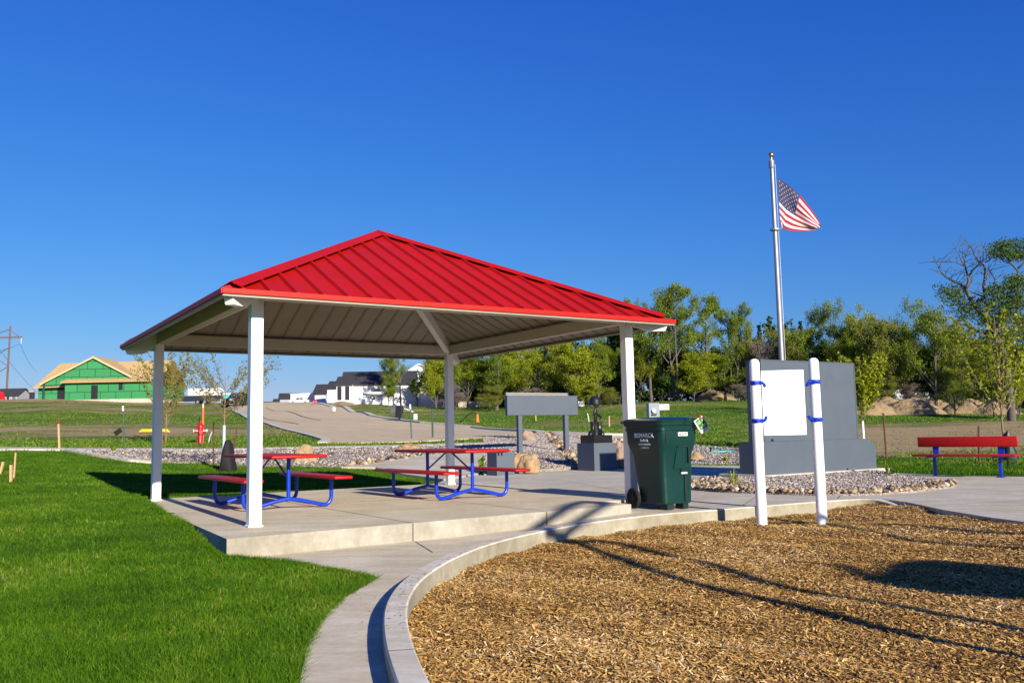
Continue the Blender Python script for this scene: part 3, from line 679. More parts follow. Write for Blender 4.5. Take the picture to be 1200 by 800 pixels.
# ================================================================== PICNIC TABLES
def make_table():
    t = empty('picnic_table', (0, 0, 0))
    def plank(y0, y1, z, name):
        mb = MB(); mb.bbox(-1.22, 1.22, y0, y1, z-.045, z, .018); o = mb.build(name, M['tablered'], t); return smooth(o, 50)
    plank(-.40, .40, .762, 'tabletop')
    for s in (-1, 1): plank(min(s*.50, s*.78), max(s*.50, s*.78), .448, 'seat')
    for s in (-1, 1):
        mb = MB(); x_ = s*.74; r_ = .028
        mb.tube([(x_, 0, .12), (x_, 0, .715)], r_, 12)
        for q in (-1, 1):
            pts = spline([(x_, 0, .145), (x_, q*.22, .105), (x_, q*.42, .055), (x_, q*.53, .032), (x_, q*.60, .055), (x_, q*.636, .12), (x_, q*.64, .2), (x_, q*.64, .40)], 5)
            mb.tube(pts, r_, 10)
            mb.box(x_-.035, x_+.035, q*.64-.1, q*.64+.1, .396, .404)
        mb.box(x_-.035, x_+.035, -.32, .32, .708, .717)
        smooth(mb.build('frame', M['blue'], t), 50)
        mb = MB(); mb.tube([(x_, 0, .42), (s*.10, 0, .71)], .014, 8); smooth(mb.build('brace', M['blue'], t), 50)
    return t
grp = 'red and blue picnic tables'
tb = make_table(); tb.location = (-1.072, 14.511, 0); tb.rotation_euler.z = 2.158
tag(tb, 'red and blue picnic table in the middle of the shelter, right of the front post', 'picnic table', grp)
t2 = copy_tree(tb); t2.location = (-3.62, 13.25, 0); t2.rotation_euler.z = 2.15
tag(t2, 'red and blue metal picnic table partly hidden behind the front white post', 'picnic table', grp)
# grill-like bracket below the right table is the small charcoal fitting seen under its end
# ================================================================== WHEELED CART
cx, cy = L(5.68, -.62); CZ = -.10
cart = empty('wheeled_cart', (cx, cy, CZ), YAW, 'dark green wheeled waste cart with white lettering standing beside the curved curb', 'waste cart')
def rrect(hw, hd, r_, n=5):
    out = []
    for sx, sy, a0 in ((1, 1, 0), (-1, 1, 90), (-1, -1, 180), (1, -1, 270)):
        for i in range(n+1):
            a = math.radians(a0+90*i/n); out.append((sx*(hw-r_)+r_*math.cos(a), sy*(hd-r_)+r_*math.sin(a)))
    return out
def loft(mb, secs, cap=True):
    vs = []; n = None
    for (z, hw, hd, r_, oy) in secs:
        p = rrect(hw, hd, r_); n = len(p); vs += [(a, b+oy, z) for a, b in p]
    k = len(secs); fs = [(i*n+j, i*n+(j+1) % n, (i+1)*n+(j+1) % n, (i+1)*n+j) for i in range(k-1) for j in range(n)]
    if cap: fs += [tuple(range(n))[::-1], tuple(range((k-1)*n, k*n))]
    return mb.add(vs, fs)
mb = MB(); loft(mb, [(.07, .25, .25, .05, -.06), (.085, .265, .265, .06, -.06), (.40, .285, .30, .07, -.03), (.70, .30, .33, .075, -.01), (.78, .325, .36, .08, 0), (.86, .345, .385, .08, 0), (1.02, .35, .395, .08, 0), (1.025, .365, .41, .08, 0), (1.05, .365, .41, .08, 0), (1.052, .355, .40, .08, 0), (1.085, .36, .405, .08, 0), (1.09, .38, .425, .09, 0), (1.13, .385, .43, .09, 0)])
smooth(mb.build('body', M['cart'], cart), 38)
mb = MB(); loft(mb, [(1.131, .39, .435, .09, 0), (1.155, .395, .44, .09, 0), (1.172, .37, .415, .09, 0), (1.19, .30, .34, .08, 0), (1.20, .18, .22, .06, 0)]); smooth(mb.build('lid', M['cart'], cart), 45)
mb = MB(); mb.tube(spline([(-.27, .42, 1.10), (-.27, .50, 1.13), (-.24, .545, 1.145), (.24, .545, 1.145), (.27, .50, 1.13), (.27, .42, 1.10)], 4), .018, 8); smooth(mb.build('handle', M['cart'], cart), 50)
# front face details: lift pocket frame, slot, bar
def front(x_, z_, d=0):       # point on the front (-y) face
    yy = np.interp(z_, [.085, .40, .70, .78, .86, 1.02], [-.325, -.33, -.34, -.36, -.385, -.395]); return (x_, float(yy)-d, z_)
mb = MB(); q = [front(-.10, .52, .014), front(.20, .52, .014), front(.15, .80, .0), front(-.03, .80, .0)]
mb.add(q+[(a, b+.05, c) for a, b, c in q], [(0, 1, 2, 3), (4, 0, 3, 7), (1, 5, 6, 2), (3, 2, 6, 7), (4, 5, 1, 0)]); mb.build('lift_pocket', M['cart'], cart)
for bb in ((-.04, .17, -.385, -.34, .80, .822), (.155, .185, -.388, -.32, .60, .80), (.045, .135, -.352, -.30, .47, .515), (.105, .15, -.345, -.30, .10, .51), (-.272, -.262, -.398, -.39, .86, 1.0)): MB().box(*bb).build('recess', M['cartdk'], cart)
mb = MB(); mb.tube([(.03, -.357, .463), (.14, -.357, .463)], .012, 8); mb.build('lift_bar', M['poly'], cart)
mb = MB(); mb.tube([(-.34, .27, .13), (.34, .27, .13)], .012, 8); mb.build('axle', M['rubber'], cart)
for s in (-1, 1):
    mb = MB(); x0, x1 = (s*.29, s*.35)
    vs = []
    prof = [(.02, x0), (.125, x0), (.14, x0+(x1-x0)*.25), (.14, x0+(x1-x0)*.75), (.125, x1), (.11, x1), (.105, x1-(x1-x0)*.2), (.02, x1-(x1-x0)*.2)]
    n = 28
    for rr_, xx_ in prof:
        for j in range(n): vs.append((xx_, .27+rr_*math.cos(2*PI*j/n), .13+rr_*math.sin(2*PI*j/n)))
    mb.add(vs, [(i*n+j, i*n+(j+1) % n, (i+1)*n+(j+1) % n, (i+1)*n+j) for i in range(len(prof)-1) for j in range(n)])
    for j in range(7):
        a = 2*PI*j/7; mb.tube([(x1-(x1-x0)*.15, .27, .13), (x1-(x1-x0)*.15, .27+.115*math.cos(a), .13+.115*math.sin(a))], .009, 6)
    mb.tube([(x0, .27, .13), (x1, .27, .13)], .028, 12)
    smooth(mb.build('wheel', M['rubber'], cart), 40)
mb = MB(); mb.box(-.20, -.08, -.30, -.14, 0, .072); mb.box(.10, .2, -.30, -.14, 0, .072); mb.build('foot', M['cartdk'], cart)
def text_mesh(name, body, size, mat, parent, loc, rot, ext=.002, align='CENTER', bold=0, sx=1):
    cu = bpy.data.curves.new(name, 'FONT'); cu.body = body; cu.size = size; cu.extrude = ext; cu.align_x = align; cu.offset = bold; cu.resolution_u = 3
    ob = bpy.data.objects.new('tmp', cu); COL.objects.link(ob); dg = bpy.context.evaluated_depsgraph_get(); me = bpy.data.meshes.new_from_object(ob.evaluated_get(dg))
    bpy.data.objects.remove(ob); me.materials.clear(); me.materials.append(mat)
    o = bpy.data.objects.new(name, me); COL.objects.link(o); o.parent = parent; o.location = loc; o.rotation_euler = rot; o.scale = (sx, 1, 1); return o
# lettering on the -x side (reader looks along +x): text x axis = -y, up = z
rt_ = (math.radians(90), 0, math.radians(-90))
M['ink'] = paint('white_ink', (.8, .84, .86), .6, .03)
for body, sz, zz in (('BISMARCK', .083, .935), ('Parks &', .05, .882), ('Recreation', .053, .835), ('District', .052, .79)):
    xs_ = -float(np.interp(zz, [.78, .86, 1.02], [.325, .345, .35]))
    text_mesh('lettering', body, sz, M['ink'], cart, (xs_-.003, -.03, zz), rt_, .003, bold=.0012, sx=1.05)
mb = MB(); mb.bbox(-.035, .145, -.398, -.392, .945, .995, .002); stk = mb.build('number_sticker', M['poly'], cart)
text_mesh('sticker_number', 'B12173', .046, M['dark'], stk, (.055, -.3995, .953), (math.radians(90), 0, 0), .0005, bold=.0018)
cart.scale = (1, 1, 1.075)
# card hanging from the rim
bt = gd(822.5, 497.5, 12.5); card = empty('hanging_card', bt, YAW*0+.1, 'small green, black and white card hanging from a strap beside the green cart', 'card')
mb = MB(); mb.bbox(-.075, .075, -.002, .002, -.105, .105, .004); cb = mb.build('card', M['poly'], card); cb.rotation_euler.y = math.radians(31)*-1
mb = MB(); mb.box(-.055, .066, -.0035, -.0025, -.06, .095); x = mb.build('print', M['dark'], cb)
mb = MB(); 
for (a, b, c, d_) in ((-.045, .01, .02, .085), (.0, .055, -.045, .012), (-.04, -.012, -.045, -.005), (.025, .055, .04, .08)): mb.prism([(a, c), (b, c+.01), (b-.008, d_), ((a+b)/2, d_-.02), (a+.004, d_-.004)], -.0045, -.0038, 'y')
mb.build('print_blotches', M['cardg'], cb)
text_mesh('caption', 'NOTICE', .03, M['dark'], cb, (0, -.0045, -.09), (math.radians(90), 0, 0), .0004)
a = gd(806.5, 493, 12.35)-bt; b = gd(810, 483.5, 12.4)-bt; c = gd(815, 482, 12.45)-bt; d_ = gd(819.5, 486, 12.5)-bt; e = gd(820.5, 490, 12.5)-bt
mb = MB(); mb.tube(spline([a, b, c, d_], 5), .008, 6); mb.build('strap', M['cable'], card)
mb = MB(); mb.tube([d_, e], .014, 6); mb.build('strap_clip', M['hydrant'], card)

# ================================================================== POST SIGN (blank white panel)
p1 = gd(893, 613.5, 11.7); p2 = gd(963.5, 612, 11.73)
for nm, p, lab in (('a', p1, 'left'), ('b', p2, 'right')): pass
sg = empty('panel_sign', p1, 0, 'blank white panel held by blue clamps between two round white posts in the wood chips', 'sign')
ax = p2-p1; an = math.atan2(ax[1], ax[0])
for p in (p1, p2):
    q = p-p1; mb = MB(); R_ = .068; top = 1.92-p1[2]
    prof = [(R_, -.25), (R_, top-.06), (R_*.94, top-.035), (R_*.75, top-.012), (R_*.4, top), (.001, top+.004)]
    mb.lathe(prof, 28, (q[0], q[1])); smooth(mb.build('post', M['white'], sg), 60)
pl = MB(); c1 = gd(893.5, 473, p1[1]+.05)-p1; c2 = gd(943.5, 473, p2[1]-.055)-p1
zA, zB = 1.765-p1[2], .905-p1[2]
pan = MB(); dx = c2-c1; ln_ = math.hypot(dx[0], dx[1]); pan.bbox(0, ln_, -.006, .006, zB, zA, .003)
po = pan.build('panel', M['panel'], sg); po.location = (c1[0], c1[1], 0); po.rotation_euler.z = math.atan2(dx[1], dx[0])
for p, s in ((p1, 1), (p2, -1)):
    for zz, up_ in ((1.60-p1[2], -1), (1.10-p1[2], 1)):
        q = p-p1; mb = MB(); mb.lathe([(.070, zz-.028), (.077, zz-.028), (.077, zz+.028), (.070, zz+.028)], 24, (q[0], q[1]))
        o1 = (q[0]+s*.06, q[1]-.04, zz); o2 = (q[0]+s*.085, q[1]-.045, zz); o3 = (q[0]+s*.105, q[1]-.045, zz+up_*.025); o4 = (q[0]+s*.115, q[1]-.03, zz+up_*.05)
        mb.tube([o1, o2, o3, o4], .022, 8); mb.tube([(q[0]-s*.02, q[1]-.082, zz), (q[0]-s*.02, q[1]-.092, zz)], .014, 8)
        smooth(mb.build('clamp', M['blue'], sg), 40)

# ================================================================== MONUMENT
P0 = gp(897, 560, -.1); MN = empty('monument', P0, YAW, 'large blank slate grey monument slab on a wide plinth in the gravel', 'monument')
PLW = 4.0; 
mb = MB(); mb.bbox(-.12, PLW+.35, -.14, 1.3, -.1, .07, .02); mb.build('footing', M['footing'], MN)
mb = MB(); mb.prism([(0, .07), (PLW, .07), (PLW, .62), (PLW-.28, .80), (0, .80)], 0, .74, 'y'); mb.build('plinth', M['grey'], MN)
mb = MB(); mb.box(.08, 3.42, .05, .50, .803, 2.62); mb.build('slab', M['grey'], MN)
mb = MB(); mb.box(.075, 3.425, .045, .505, 2.62, 2.655); mb.build('edge_trim', M['greydk'], MN)
MB().box(3.385, 3.425, .043, .507, .803, 2.618).build('edge_trim', M['greydk'], MN)
MB().box(.30, .37, .038, .048, .803, .86).build('vent', M['black'], MN)
# boots memorial
P0 = gp(697, 551.5, -.1)
BM_ = empty('memorial_statue', P0, YAW, 'black boots, upright rifle and helmet sculpture on a grey pedestal beside the blank grey sign', 'memorial')
mb = MB(); mb.bbox(0, .8, 0, .8, -.05, .78, .006); mb.build('pedestal', M['grey'], BM_)
mb = MB(); mb.bbox(.07, .73, .07, .73, .781, 1.0, .01); mb.build('plinth', M['granite'], BM_)
for k, (bx, by, ang) in enumerate(((.22, .34, -.6), (.47, .30, .25))):
    mb = MB(); mb.smooth = True
    secs = [(0, .06, .17, .04, -.04), (.03, .062, .175, .045, -.04), (.08, .056, .15, .04, -.03), (.13, .052, .095, .04, .02), (.18, .055, .07, .035, .045), (.28, .064, .075, .04, .05), (.38, .07, .082, .04, .05)]
    loft(mb, secs); mb.box(-.05, .05, -.18, .12, -.004, .012)
    o = smooth(mb.build('boot', M['black'], BM_), 50); o.location = (bx, by, 1.004); o.rotation_euler.z = ang-.5
mb = MB(); mb.tube([(.36, .36, 1.0), (.36, .36, 1.6)], .024, 8); mb.tube([(.36, .36, 1.42), (.36, .36, 1.95)], .02, 8)
mb.bbox(.32, .40, .32, .40, 1.38, 1.76, .015); mb.bbox(.31, .41, .32, .40, 1.58, 1.70, .012)
mb.tube([(.38, .36, 1.62), (.48, .36, 1.58), (.58, .36, 1.50)], .035, 6); mb.tube([(.38, .36, 1.78), (.44, .34, 1.83), (.46, .335, 1.9)], .016, 6); mb.bbox(.385, .47, .34, .38, 1.52, 1.56, .01)
smooth(mb.build('rifle', M['black'], BM_), 45)
mb = MB(); mb.lathe([(.20, 1.87), (.21, 1.88), (.185, 1.93), (.17, 2.01), (.135, 2.08), (.08, 2.125), (.001, 2.14)], 20, (.36, .36)); smooth(mb.build('helmet', M['black'], BM_), 50)
# small block
P0 = gp(582.5, 557, -.1); o = MB().bbox(0, .56, 0, .5, -.03, .60, .006).build('stone_block', M['grey']); o.location = P0; o.rotation_euler.z = YAW
tag(o, 'small plain grey cubic block just behind the right picnic table', 'block')
# bracket seen under right table end: a spigot fitting on a boulder side
P0 = gd(586, 529.5, 21.9); mb = MB(); mb.bbox(-.09, .09, -.03, .03, -.02, .03, .01); mb.tube([(-.04, 0, -.02), (-.04, 0, -.09)], .02, 6); mb.tube([(.04, 0, -.02), (.04, 0, -.09)], .02, 6)
o = mb.build('mounting_bracket', M['black']); o.location = P0; tag(o, 'small black bolted bracket on top of the small grey block', 'bracket')
# grey sign
gs0 = ong(606.5, 30.2); gz = gs0[2]-.02
GS = empty('blank_sign', (gs0[0], gs0[1], gz), YAW, 'blank grey rectangular sign panel on two square grey legs in the gravel', 'sign')
mb = MB(); mb.bbox(-.42, 2.55, -.08, .08, 1.32, 2.0, .01); mb.build('panel', M['grey'], GS)
mb = MB(); mb.bbox(-.36, 2.25, .09, .18, 1.92, 2.11, .01); mb.build('back_board', M['weather'], GS)
for xx_ in (.02, 1.98): MB().bbox(xx_, xx_+.16, -.07, .075, -.1, 1.318, .008).build('leg', M['grey'], GS)

# ================================================================== BENCH
b0 = gp(1097, 557.2, -.1); b1 = gp(1174, 558.6, -.1); bv = b1-b0; ba = math.atan2(bv[1], bv[0]); bl = float(np.linalg.norm(bv))
BE = empty('park_bench', b0, ba, 'red park bench with blue legs at the right edge of the paving', 'bench')
mb = MB(); mb.bbox(-.36, bl+.34, .03, .075, .62, .84, .02); smooth(mb.build('backrest', M['tablered'], BE), 50)
mb = MB(); mb.bbox(-.34, bl+.40, -.42, -.02, .43, .475, .02); smooth(mb.build('seat', M['tablered'], BE), 50)
for q in (0, bl):
    mb = MB(); mb.bbox(q-.03, q+.03, -.06, -.0, 0, .43, .01); mb.bbox(q-.065, q+.065, .078, .10, .40, .80, .01); mb.bbox(q-.03, q+.03, -.06, .10, .40, .428, .004); mb.bbox(q-.05, q+.05, -.38, .02, .405, .429, .005); mb.bbox(q-.075, q+.075, -.11, .06, 0, .012, .004)
    mb.build('leg', M['blue'], BE)

# ================================================================== FLAGPOLE AND FLAG
fd = 27.; f0 = ong(922.5, fd); ztop = gd(906.5, 188, fd)[2]
FP = empty('flagpole', f0, 0, 'tall silver flagpole with a gold ball rising behind the grey monument', 'flagpole')
H_ = ztop-f0[2]
mb = MB(); mb.tube([(0, 0, -.2), (0, 0, H_*.3), (0, 0, H_)], [.088, .083, .058], 16); smooth(mb.build('pole', M['alu'], FP), 60)
mb = MB(); mb.lathe([(.075, H_-.26), (.085, H_-.24), (.085, H_-.02), (.05, H_+.01)], 16); smooth(mb.build('pulley_cap', M['alu'], FP), 40)
mb = MB(); 
for i in range(7): pass
mb.lathe([(.025, H_), (.025, H_+.09)]+[(.085*math.sin(PI*i/10), H_+.17-.085*math.cos(PI*i/10)) for i in range(1, 11)], 16); smooth(mb.build('finial', M['brass'], FP), 60)
mb = MB(); mb.tube([(.10, -.06, 1.3), (.09, -.06, H_-.15)], .006, 5); mb.build('halyard', M['poly'], FP)
zc_ = gd(912, 269, fd)[2]-f0[2]; mb = MB(); mb.lathe([(.13, zc_-.03), (.15, zc_-.03), (.15, zc_+.02), (.13, zc_+.02)], 14); mb.tube([(.14, 0, zc_), (.22, 0, zc_+.05), (.21, 0, zc_+.22)], .02, 6); mb.build('retainer_ring', M['alu'], FP)
# flag: a draped sheet
topc = [(911, 208), (924, 217), (937.5, 228.5), (950, 244), (958, 256), (963, 264.5)]; botc = [(914.5, 261), (919.5, 268.5), (927, 270.5), (938, 271), (947, 270.6), (955, 269.5)]
NU, NV = 40, 26
tp = [np.interp(np.linspace(0, 1, NU+1), np.linspace(0, 1, 6), [q[i] for q in topc]) for i in (0, 1)]; bp_ = [np.interp(np.linspace(0, 1, NU+1), np.linspace(0, 1, 6), [q[i] for q in botc]) for i in (0, 1)]
def flagpt(u, v, off=0):
    i = u*NU; j = int(min(NU-1, max(0, math.floor(i)))); a = i-j
    t_ = [tp[k][j]*(1-a)+tp[k][j+1]*a for k in (0, 1)]; b_ = [bp_[k][j]*(1-a)+bp_[k][j+1]*a for k in (0, 1)]
    vv = v+.10*math.sin(v*PI)*u*math.sin(3.2*u+.6)
    px = t_[0]*(1-vv)+b_[0]*vv+1.5*u*math.sin(v*9+u*5)*(v*(1-v)*4); py = t_[1]*(1-vv)+b_[1]*vv
    D = fd-.03+.20*u*(1-.75*u)*math.sin(v*7.0-u*6.5)+.02*u*math.sin(v*14+u*3)+.35*u
    return gd(px, py, D-off)
FL = empty('flag', flagpt(0, 0), 0, 'American flag with stars and stripes hanging slack from the top of the flagpole', 'flag')
base = np.array(FL.location)
mb = MB(); vs = []; 
for i in range(NU+1):
    for j in range(NV+1): vs.append(flagpt(i/NU, j/NV)-base)
b = len(mb.v); mb.v += [tuple(v) for v in vs]
for i in range(NU):
    for j in range(NV):
        u = (i+.5)/NU; v = (j+.5)/NV; st = int(v*13); m_ = 2 if (u < .4 and v < 7/13) else (0 if st % 2 == 0 else 1)
        mb.f.append((i*(NV+1)+j, (i+1)*(NV+1)+j, (i+1)*(NV+1)+j+1, i*(NV+1)+j+1)); mb.m.append(m_); mb.sm.append(True)
mb.cur = 1
for r_ in range(9):
    for c_ in range(6 if r_ % 2 == 0 else 5):
        u0 = .4*(c_*2+1+(r_ % 2))/12; v0 = (7/13)*(r_+1)/10
        for off in (.02, -.02):
            pts = []
            for q in range(10):
                rr_ = .018 if q % 2 == 0 else .0075; a = q*PI/5; pts.append(flagpt(max(0, u0+rr_*.62*math.sin(a)), v0-rr_*math.cos(a), off)-base)
            mb.add(pts, [tuple(range(10))])
mb.build('cloth', [M['flagR'], M['flagW'], M['flagB']], FL)

# ================================================================== BOULDERS
def boulder(px, py, w, h_, label, mat='boulder', seed=0, D=None, zbase=None, depth=None):
    p = hit(px, py) if D is None else ong(px, D)
    if zbase is not None: p = gp(px, py, zbase)
    sx = w/F_*p[1]; sz = h_/F_*p[1]; sy = depth or sx*.75
    bm = bmesh.new(); bmesh.ops.create_icosphere(bm, subdivisions=4, radius=1)
    for v in bm.verts:
        d = v.co.normalized(); s_ = 1+.33*noise.noise(d*1.3+Vector((seed*7.1, 0, 0)))+.14*noise.noise(d*3.2+Vector((0, seed*3.3, 0)))+.05*noise.noise(d*9+Vector((0, 0, seed)))
        c = d*s_; c.z = max(c.z, -.35)+.35
        v.co = Vector((c.x*sx*.5, c.y*sy*.5, c.z*sz*.76))
    me = bpy.data.meshes.new('boulder'); bm.to_mesh(me); bm.free(); me.materials.append(M[mat]); o = bpy.data.objects.new('boulder', me); COL.objects.link(o)
    o.location = (p[0], p[1]+sy*.3, p[2]-.03); smooth(o, 60); tag(o, label, 'boulder', 'landscape boulders')
boulder(355, 543, 28, 21, 'tan boulder in the gravel just above the right seat of the left picnic table', seed=1)
boulder(477, 529, 30, 10, 'low flat tan boulder in the gravel seen above the right picnic table top', seed=2)
boulder(619, 517.5, 17, 14, 'rough brown and white boulder behind the left leg of the blank grey sign', 'boulder2', 3)
boulder(609, 551, 22, 21, 'rounded tan boulder right behind the small grey block', seed=4, zbase=-.06)
boulder(621, 553, 26, 22, 'pale craggy tan boulder, the right one of the pair by the small grey block', seed=5, zbase=-.06)
boulder(728, 547, 22, 28, 'tan and orange boulder between the boots memorial and the green cart', 'boulder2', 6, zbase=-.06)
boulder(816.5, 539.5, 17, 10, 'small rounded yellow tan boulder right of the green cart', seed=7)
# ================================================================== TREES
def grow(rng, height, trunk_r, spread=.8, levels=4, first=.25, nb=(5, 4, 3), up=.35, wig=.25, lean=0., multi=1, lenf=.55):
    """branch polylines [(pts, radii, level)] for a tree of unit z-height=height"""
    out = []
    def branch(p, d, ln, r0, lvl):
        n = 5 if lvl < 2 else 3; pts = [p]; rs = [r0]; q = p.copy(); dd = d.copy()
        for i in range(n):
            dd = dd+rng.normal(0, wig, 3)*(.5 if lvl == 0 else 1)*.5; dd[2] += up*.25 if lvl else .1
            dd = dd/np.linalg.norm(dd); q = q+dd*ln/n; pts.append(q.copy()); rs.append(r0*(1-.8*(i+1)/n))
        out.append((pts, rs, lvl))
        if lvl+1 >= levels: return
        k = nb[min(lvl, len(nb)-1)]; k = max(2, int(round(k*rng.uniform(.8, 1.25))))
        for j in range(k):
            f = rng.uniform(first if lvl == 0 else .3, 1.0) if j else 1.0
            i = min(n-1, int(f*n)); a = f*n-i if i < n else 0; b = pts[i]*(1-a)+pts[i+1]*a if i < n else pts[n]
            base = (pts[min(i+1, n)]-pts[i]); base = base/np.linalg.norm(base)
            az = rng.uniform(0, 2*PI); side = np.array([math.cos(az), math.sin(az), 0.]); nd = base*(1-spread*.55)+side*spread+np.array([0, 0, up*.5]); nd = nd/np.linalg.norm(nd)
            branch(b, nd, ln*lenf*rng.uniform(.7, 1.2)*(1.15-.45*f if lvl == 0 else 1), max(r0*(1-.8*f)*.7, r0*.28), lvl+1)
    for m in range(multi):
        az = rng.uniform(0, 2*PI); d = np.array([math.cos(az)*(lean+.25*(multi > 1)), math.sin(az)*(lean+.25*(multi > 1)), 1.]); d /= np.linalg.norm(d)
        branch(np.array([rng.normal(0, .1)*(multi > 1), rng.normal(0, .1)*(multi > 1), -.1]), d, height*.72*rng.uniform(.85, 1.05), trunk_r/(multi**.5), 0)
    return out
def wood_mesh(name, brs, mat, maxlvl=9, minr=.004):
    mb = MB(); mb.smooth = True
    for pts, rs, lvl in brs:
        if lvl > maxlvl: continue
        mb.tube(pts, [max(r_, minr) for r_ in rs], 8 if lvl == 0 else (5 if lvl == 1 else 3), cap=False)
    o = mb.build(name, mat); return o
def leaf_arrays(rng, centers, per, rad, size, flat=.7):
    c = np.repeat(np.array(centers), per, 0); n = len(c)
    g = rng.normal(0, 1, (n, 3)); g /= np.linalg.norm(g, axis=1)[:, None]; g *= (rng.random(n)**.45*rad)[:, None]*np.array([1, 1, flat]); p = c+g
    s = size*rng.uniform(.55, 1.35, n); a = rng.normal(0, 1, (n, 3)); a /= np.linalg.norm(a, axis=1)[:, None]; b = np.cross(a, rng.normal(0, 1, (n, 3))); b /= np.linalg.norm(b, axis=1)[:, None]
    V = np.stack([p-a*s[:, None], p-b*s[:, None]*.55, p+a*s[:, None], p+b*s[:, None]*.5], 1).reshape(-1, 3)
    ct = rng.uniform(0, 1, len(centers)); t = np.clip(np.repeat(ct, per)*.55+rng.uniform(0, .45, n), 0, 1)
    return V, np.arange(n*4).reshape(-1, 4), t
def make_variant(seed, height, tr, per, rad, size, lm, bm_='bark', density=1., **kw):
    rng = np.random.default_rng(seed); brs = grow(rng, height, tr, **kw); lv = max(b[2] for b in brs)
    cs = []
    for pts, rs, l in brs:
        if l >= lv-1 and pts[-1][2] > height*.06:
            for q in pts[1:] if l == lv else pts[-2:]:
                if rng.random() < density: cs.append(q)
    V, Fc, t = leaf_arrays(rng, cs, per, rad, size)
    w = wood_mesh('trunk', brs, M[bm_], minr=.012*height/10); c = np_mesh('crown', V, Fc, M[lm], nside=4, attr={'tint': t})
    zmax = np.percentile(V[:, 2], 99.7); xs = max(abs(np.percentile(V[:, 0], 1)), abs(np.percentile(V[:, 0], 99)))
    for o in (w, c): COL.objects.unlink(o)
    return dict(w=w.data, c=c.data, h=zmax, r=xs)
VAR = {
 'round1': make_variant(1, 10, .22, 17, .58, .095, 'leafY', spread=.9, levels=4, nb=(11, 5, 4), first=.18),
 'round2': make_variant(2, 10, .20, 17, .62, .095, 'leafY', spread=.95, levels=4, nb=(10, 5, 4), first=.12, multi=2, lenf=.5),
 'green1': make_variant(3, 10, .22, 16, .58, .095, 'leafG', spread=.85, levels=4, nb=(10, 5, 4), first=.2),
 'green2': make_variant(4, 10, .22, 16, .62, .095, 'leafG', spread=.95, levels=4, nb=(9, 5, 4), first=.1, multi=2),
 'tall1': make_variant(5, 13, .28, 16, .50, .085, 'leafG', spread=.75, levels=4, nb=(9, 5, 4), first=.45, lenf=.42, wig=.35),
 'tall2': make_variant(6, 13, .26, 15, .55, .085, 'leafG', spread=.8, levels=4, nb=(8, 5, 4), first=.4, lenf=.45, multi=2, wig=.35),
 'olive': make_variant(7, 8, .16, 13, .5, .075, 'leafO', spread=.9, levels=4, nb=(10, 5, 4), first=.08, multi=3),
 'twiggy': make_variant(8, 8, .15, 9, .5, .07, 'twig', spread=.9, levels=4, nb=(10, 6, 4), first=.08, multi=3),
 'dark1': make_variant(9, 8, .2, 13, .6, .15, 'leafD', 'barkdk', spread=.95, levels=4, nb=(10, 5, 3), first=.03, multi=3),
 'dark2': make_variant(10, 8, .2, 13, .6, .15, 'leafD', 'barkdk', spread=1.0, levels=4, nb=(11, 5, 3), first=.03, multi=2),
}
def tree(px, D, ytop, width, kind, label, cat='tree', group='trees in the far tree line', rot=None, seed=None):
    """crown top at image row ytop, crown width in pixels, standing at distance D"""
    v = VAR[kind]; g = ong(px, D); H = gd(px, ytop, D)[2]-g[2]; W = width/F_*D
    r_ = random.Random(int(px*7+D)); e = empty('tree', g-np.array([0, 0, .15]), r_.uniform(0, 6.28) if rot is None else rot, label, cat, group)
    e.scale = (W/2/v['r'], W/2/v['r'], H/v['h'])
    for nm, me in (('trunk', v['w']), ('crown', v['c'])):
        o = bpy.data.objects.new(nm, me); COL.objects.link(o); o.parent = e
    return e
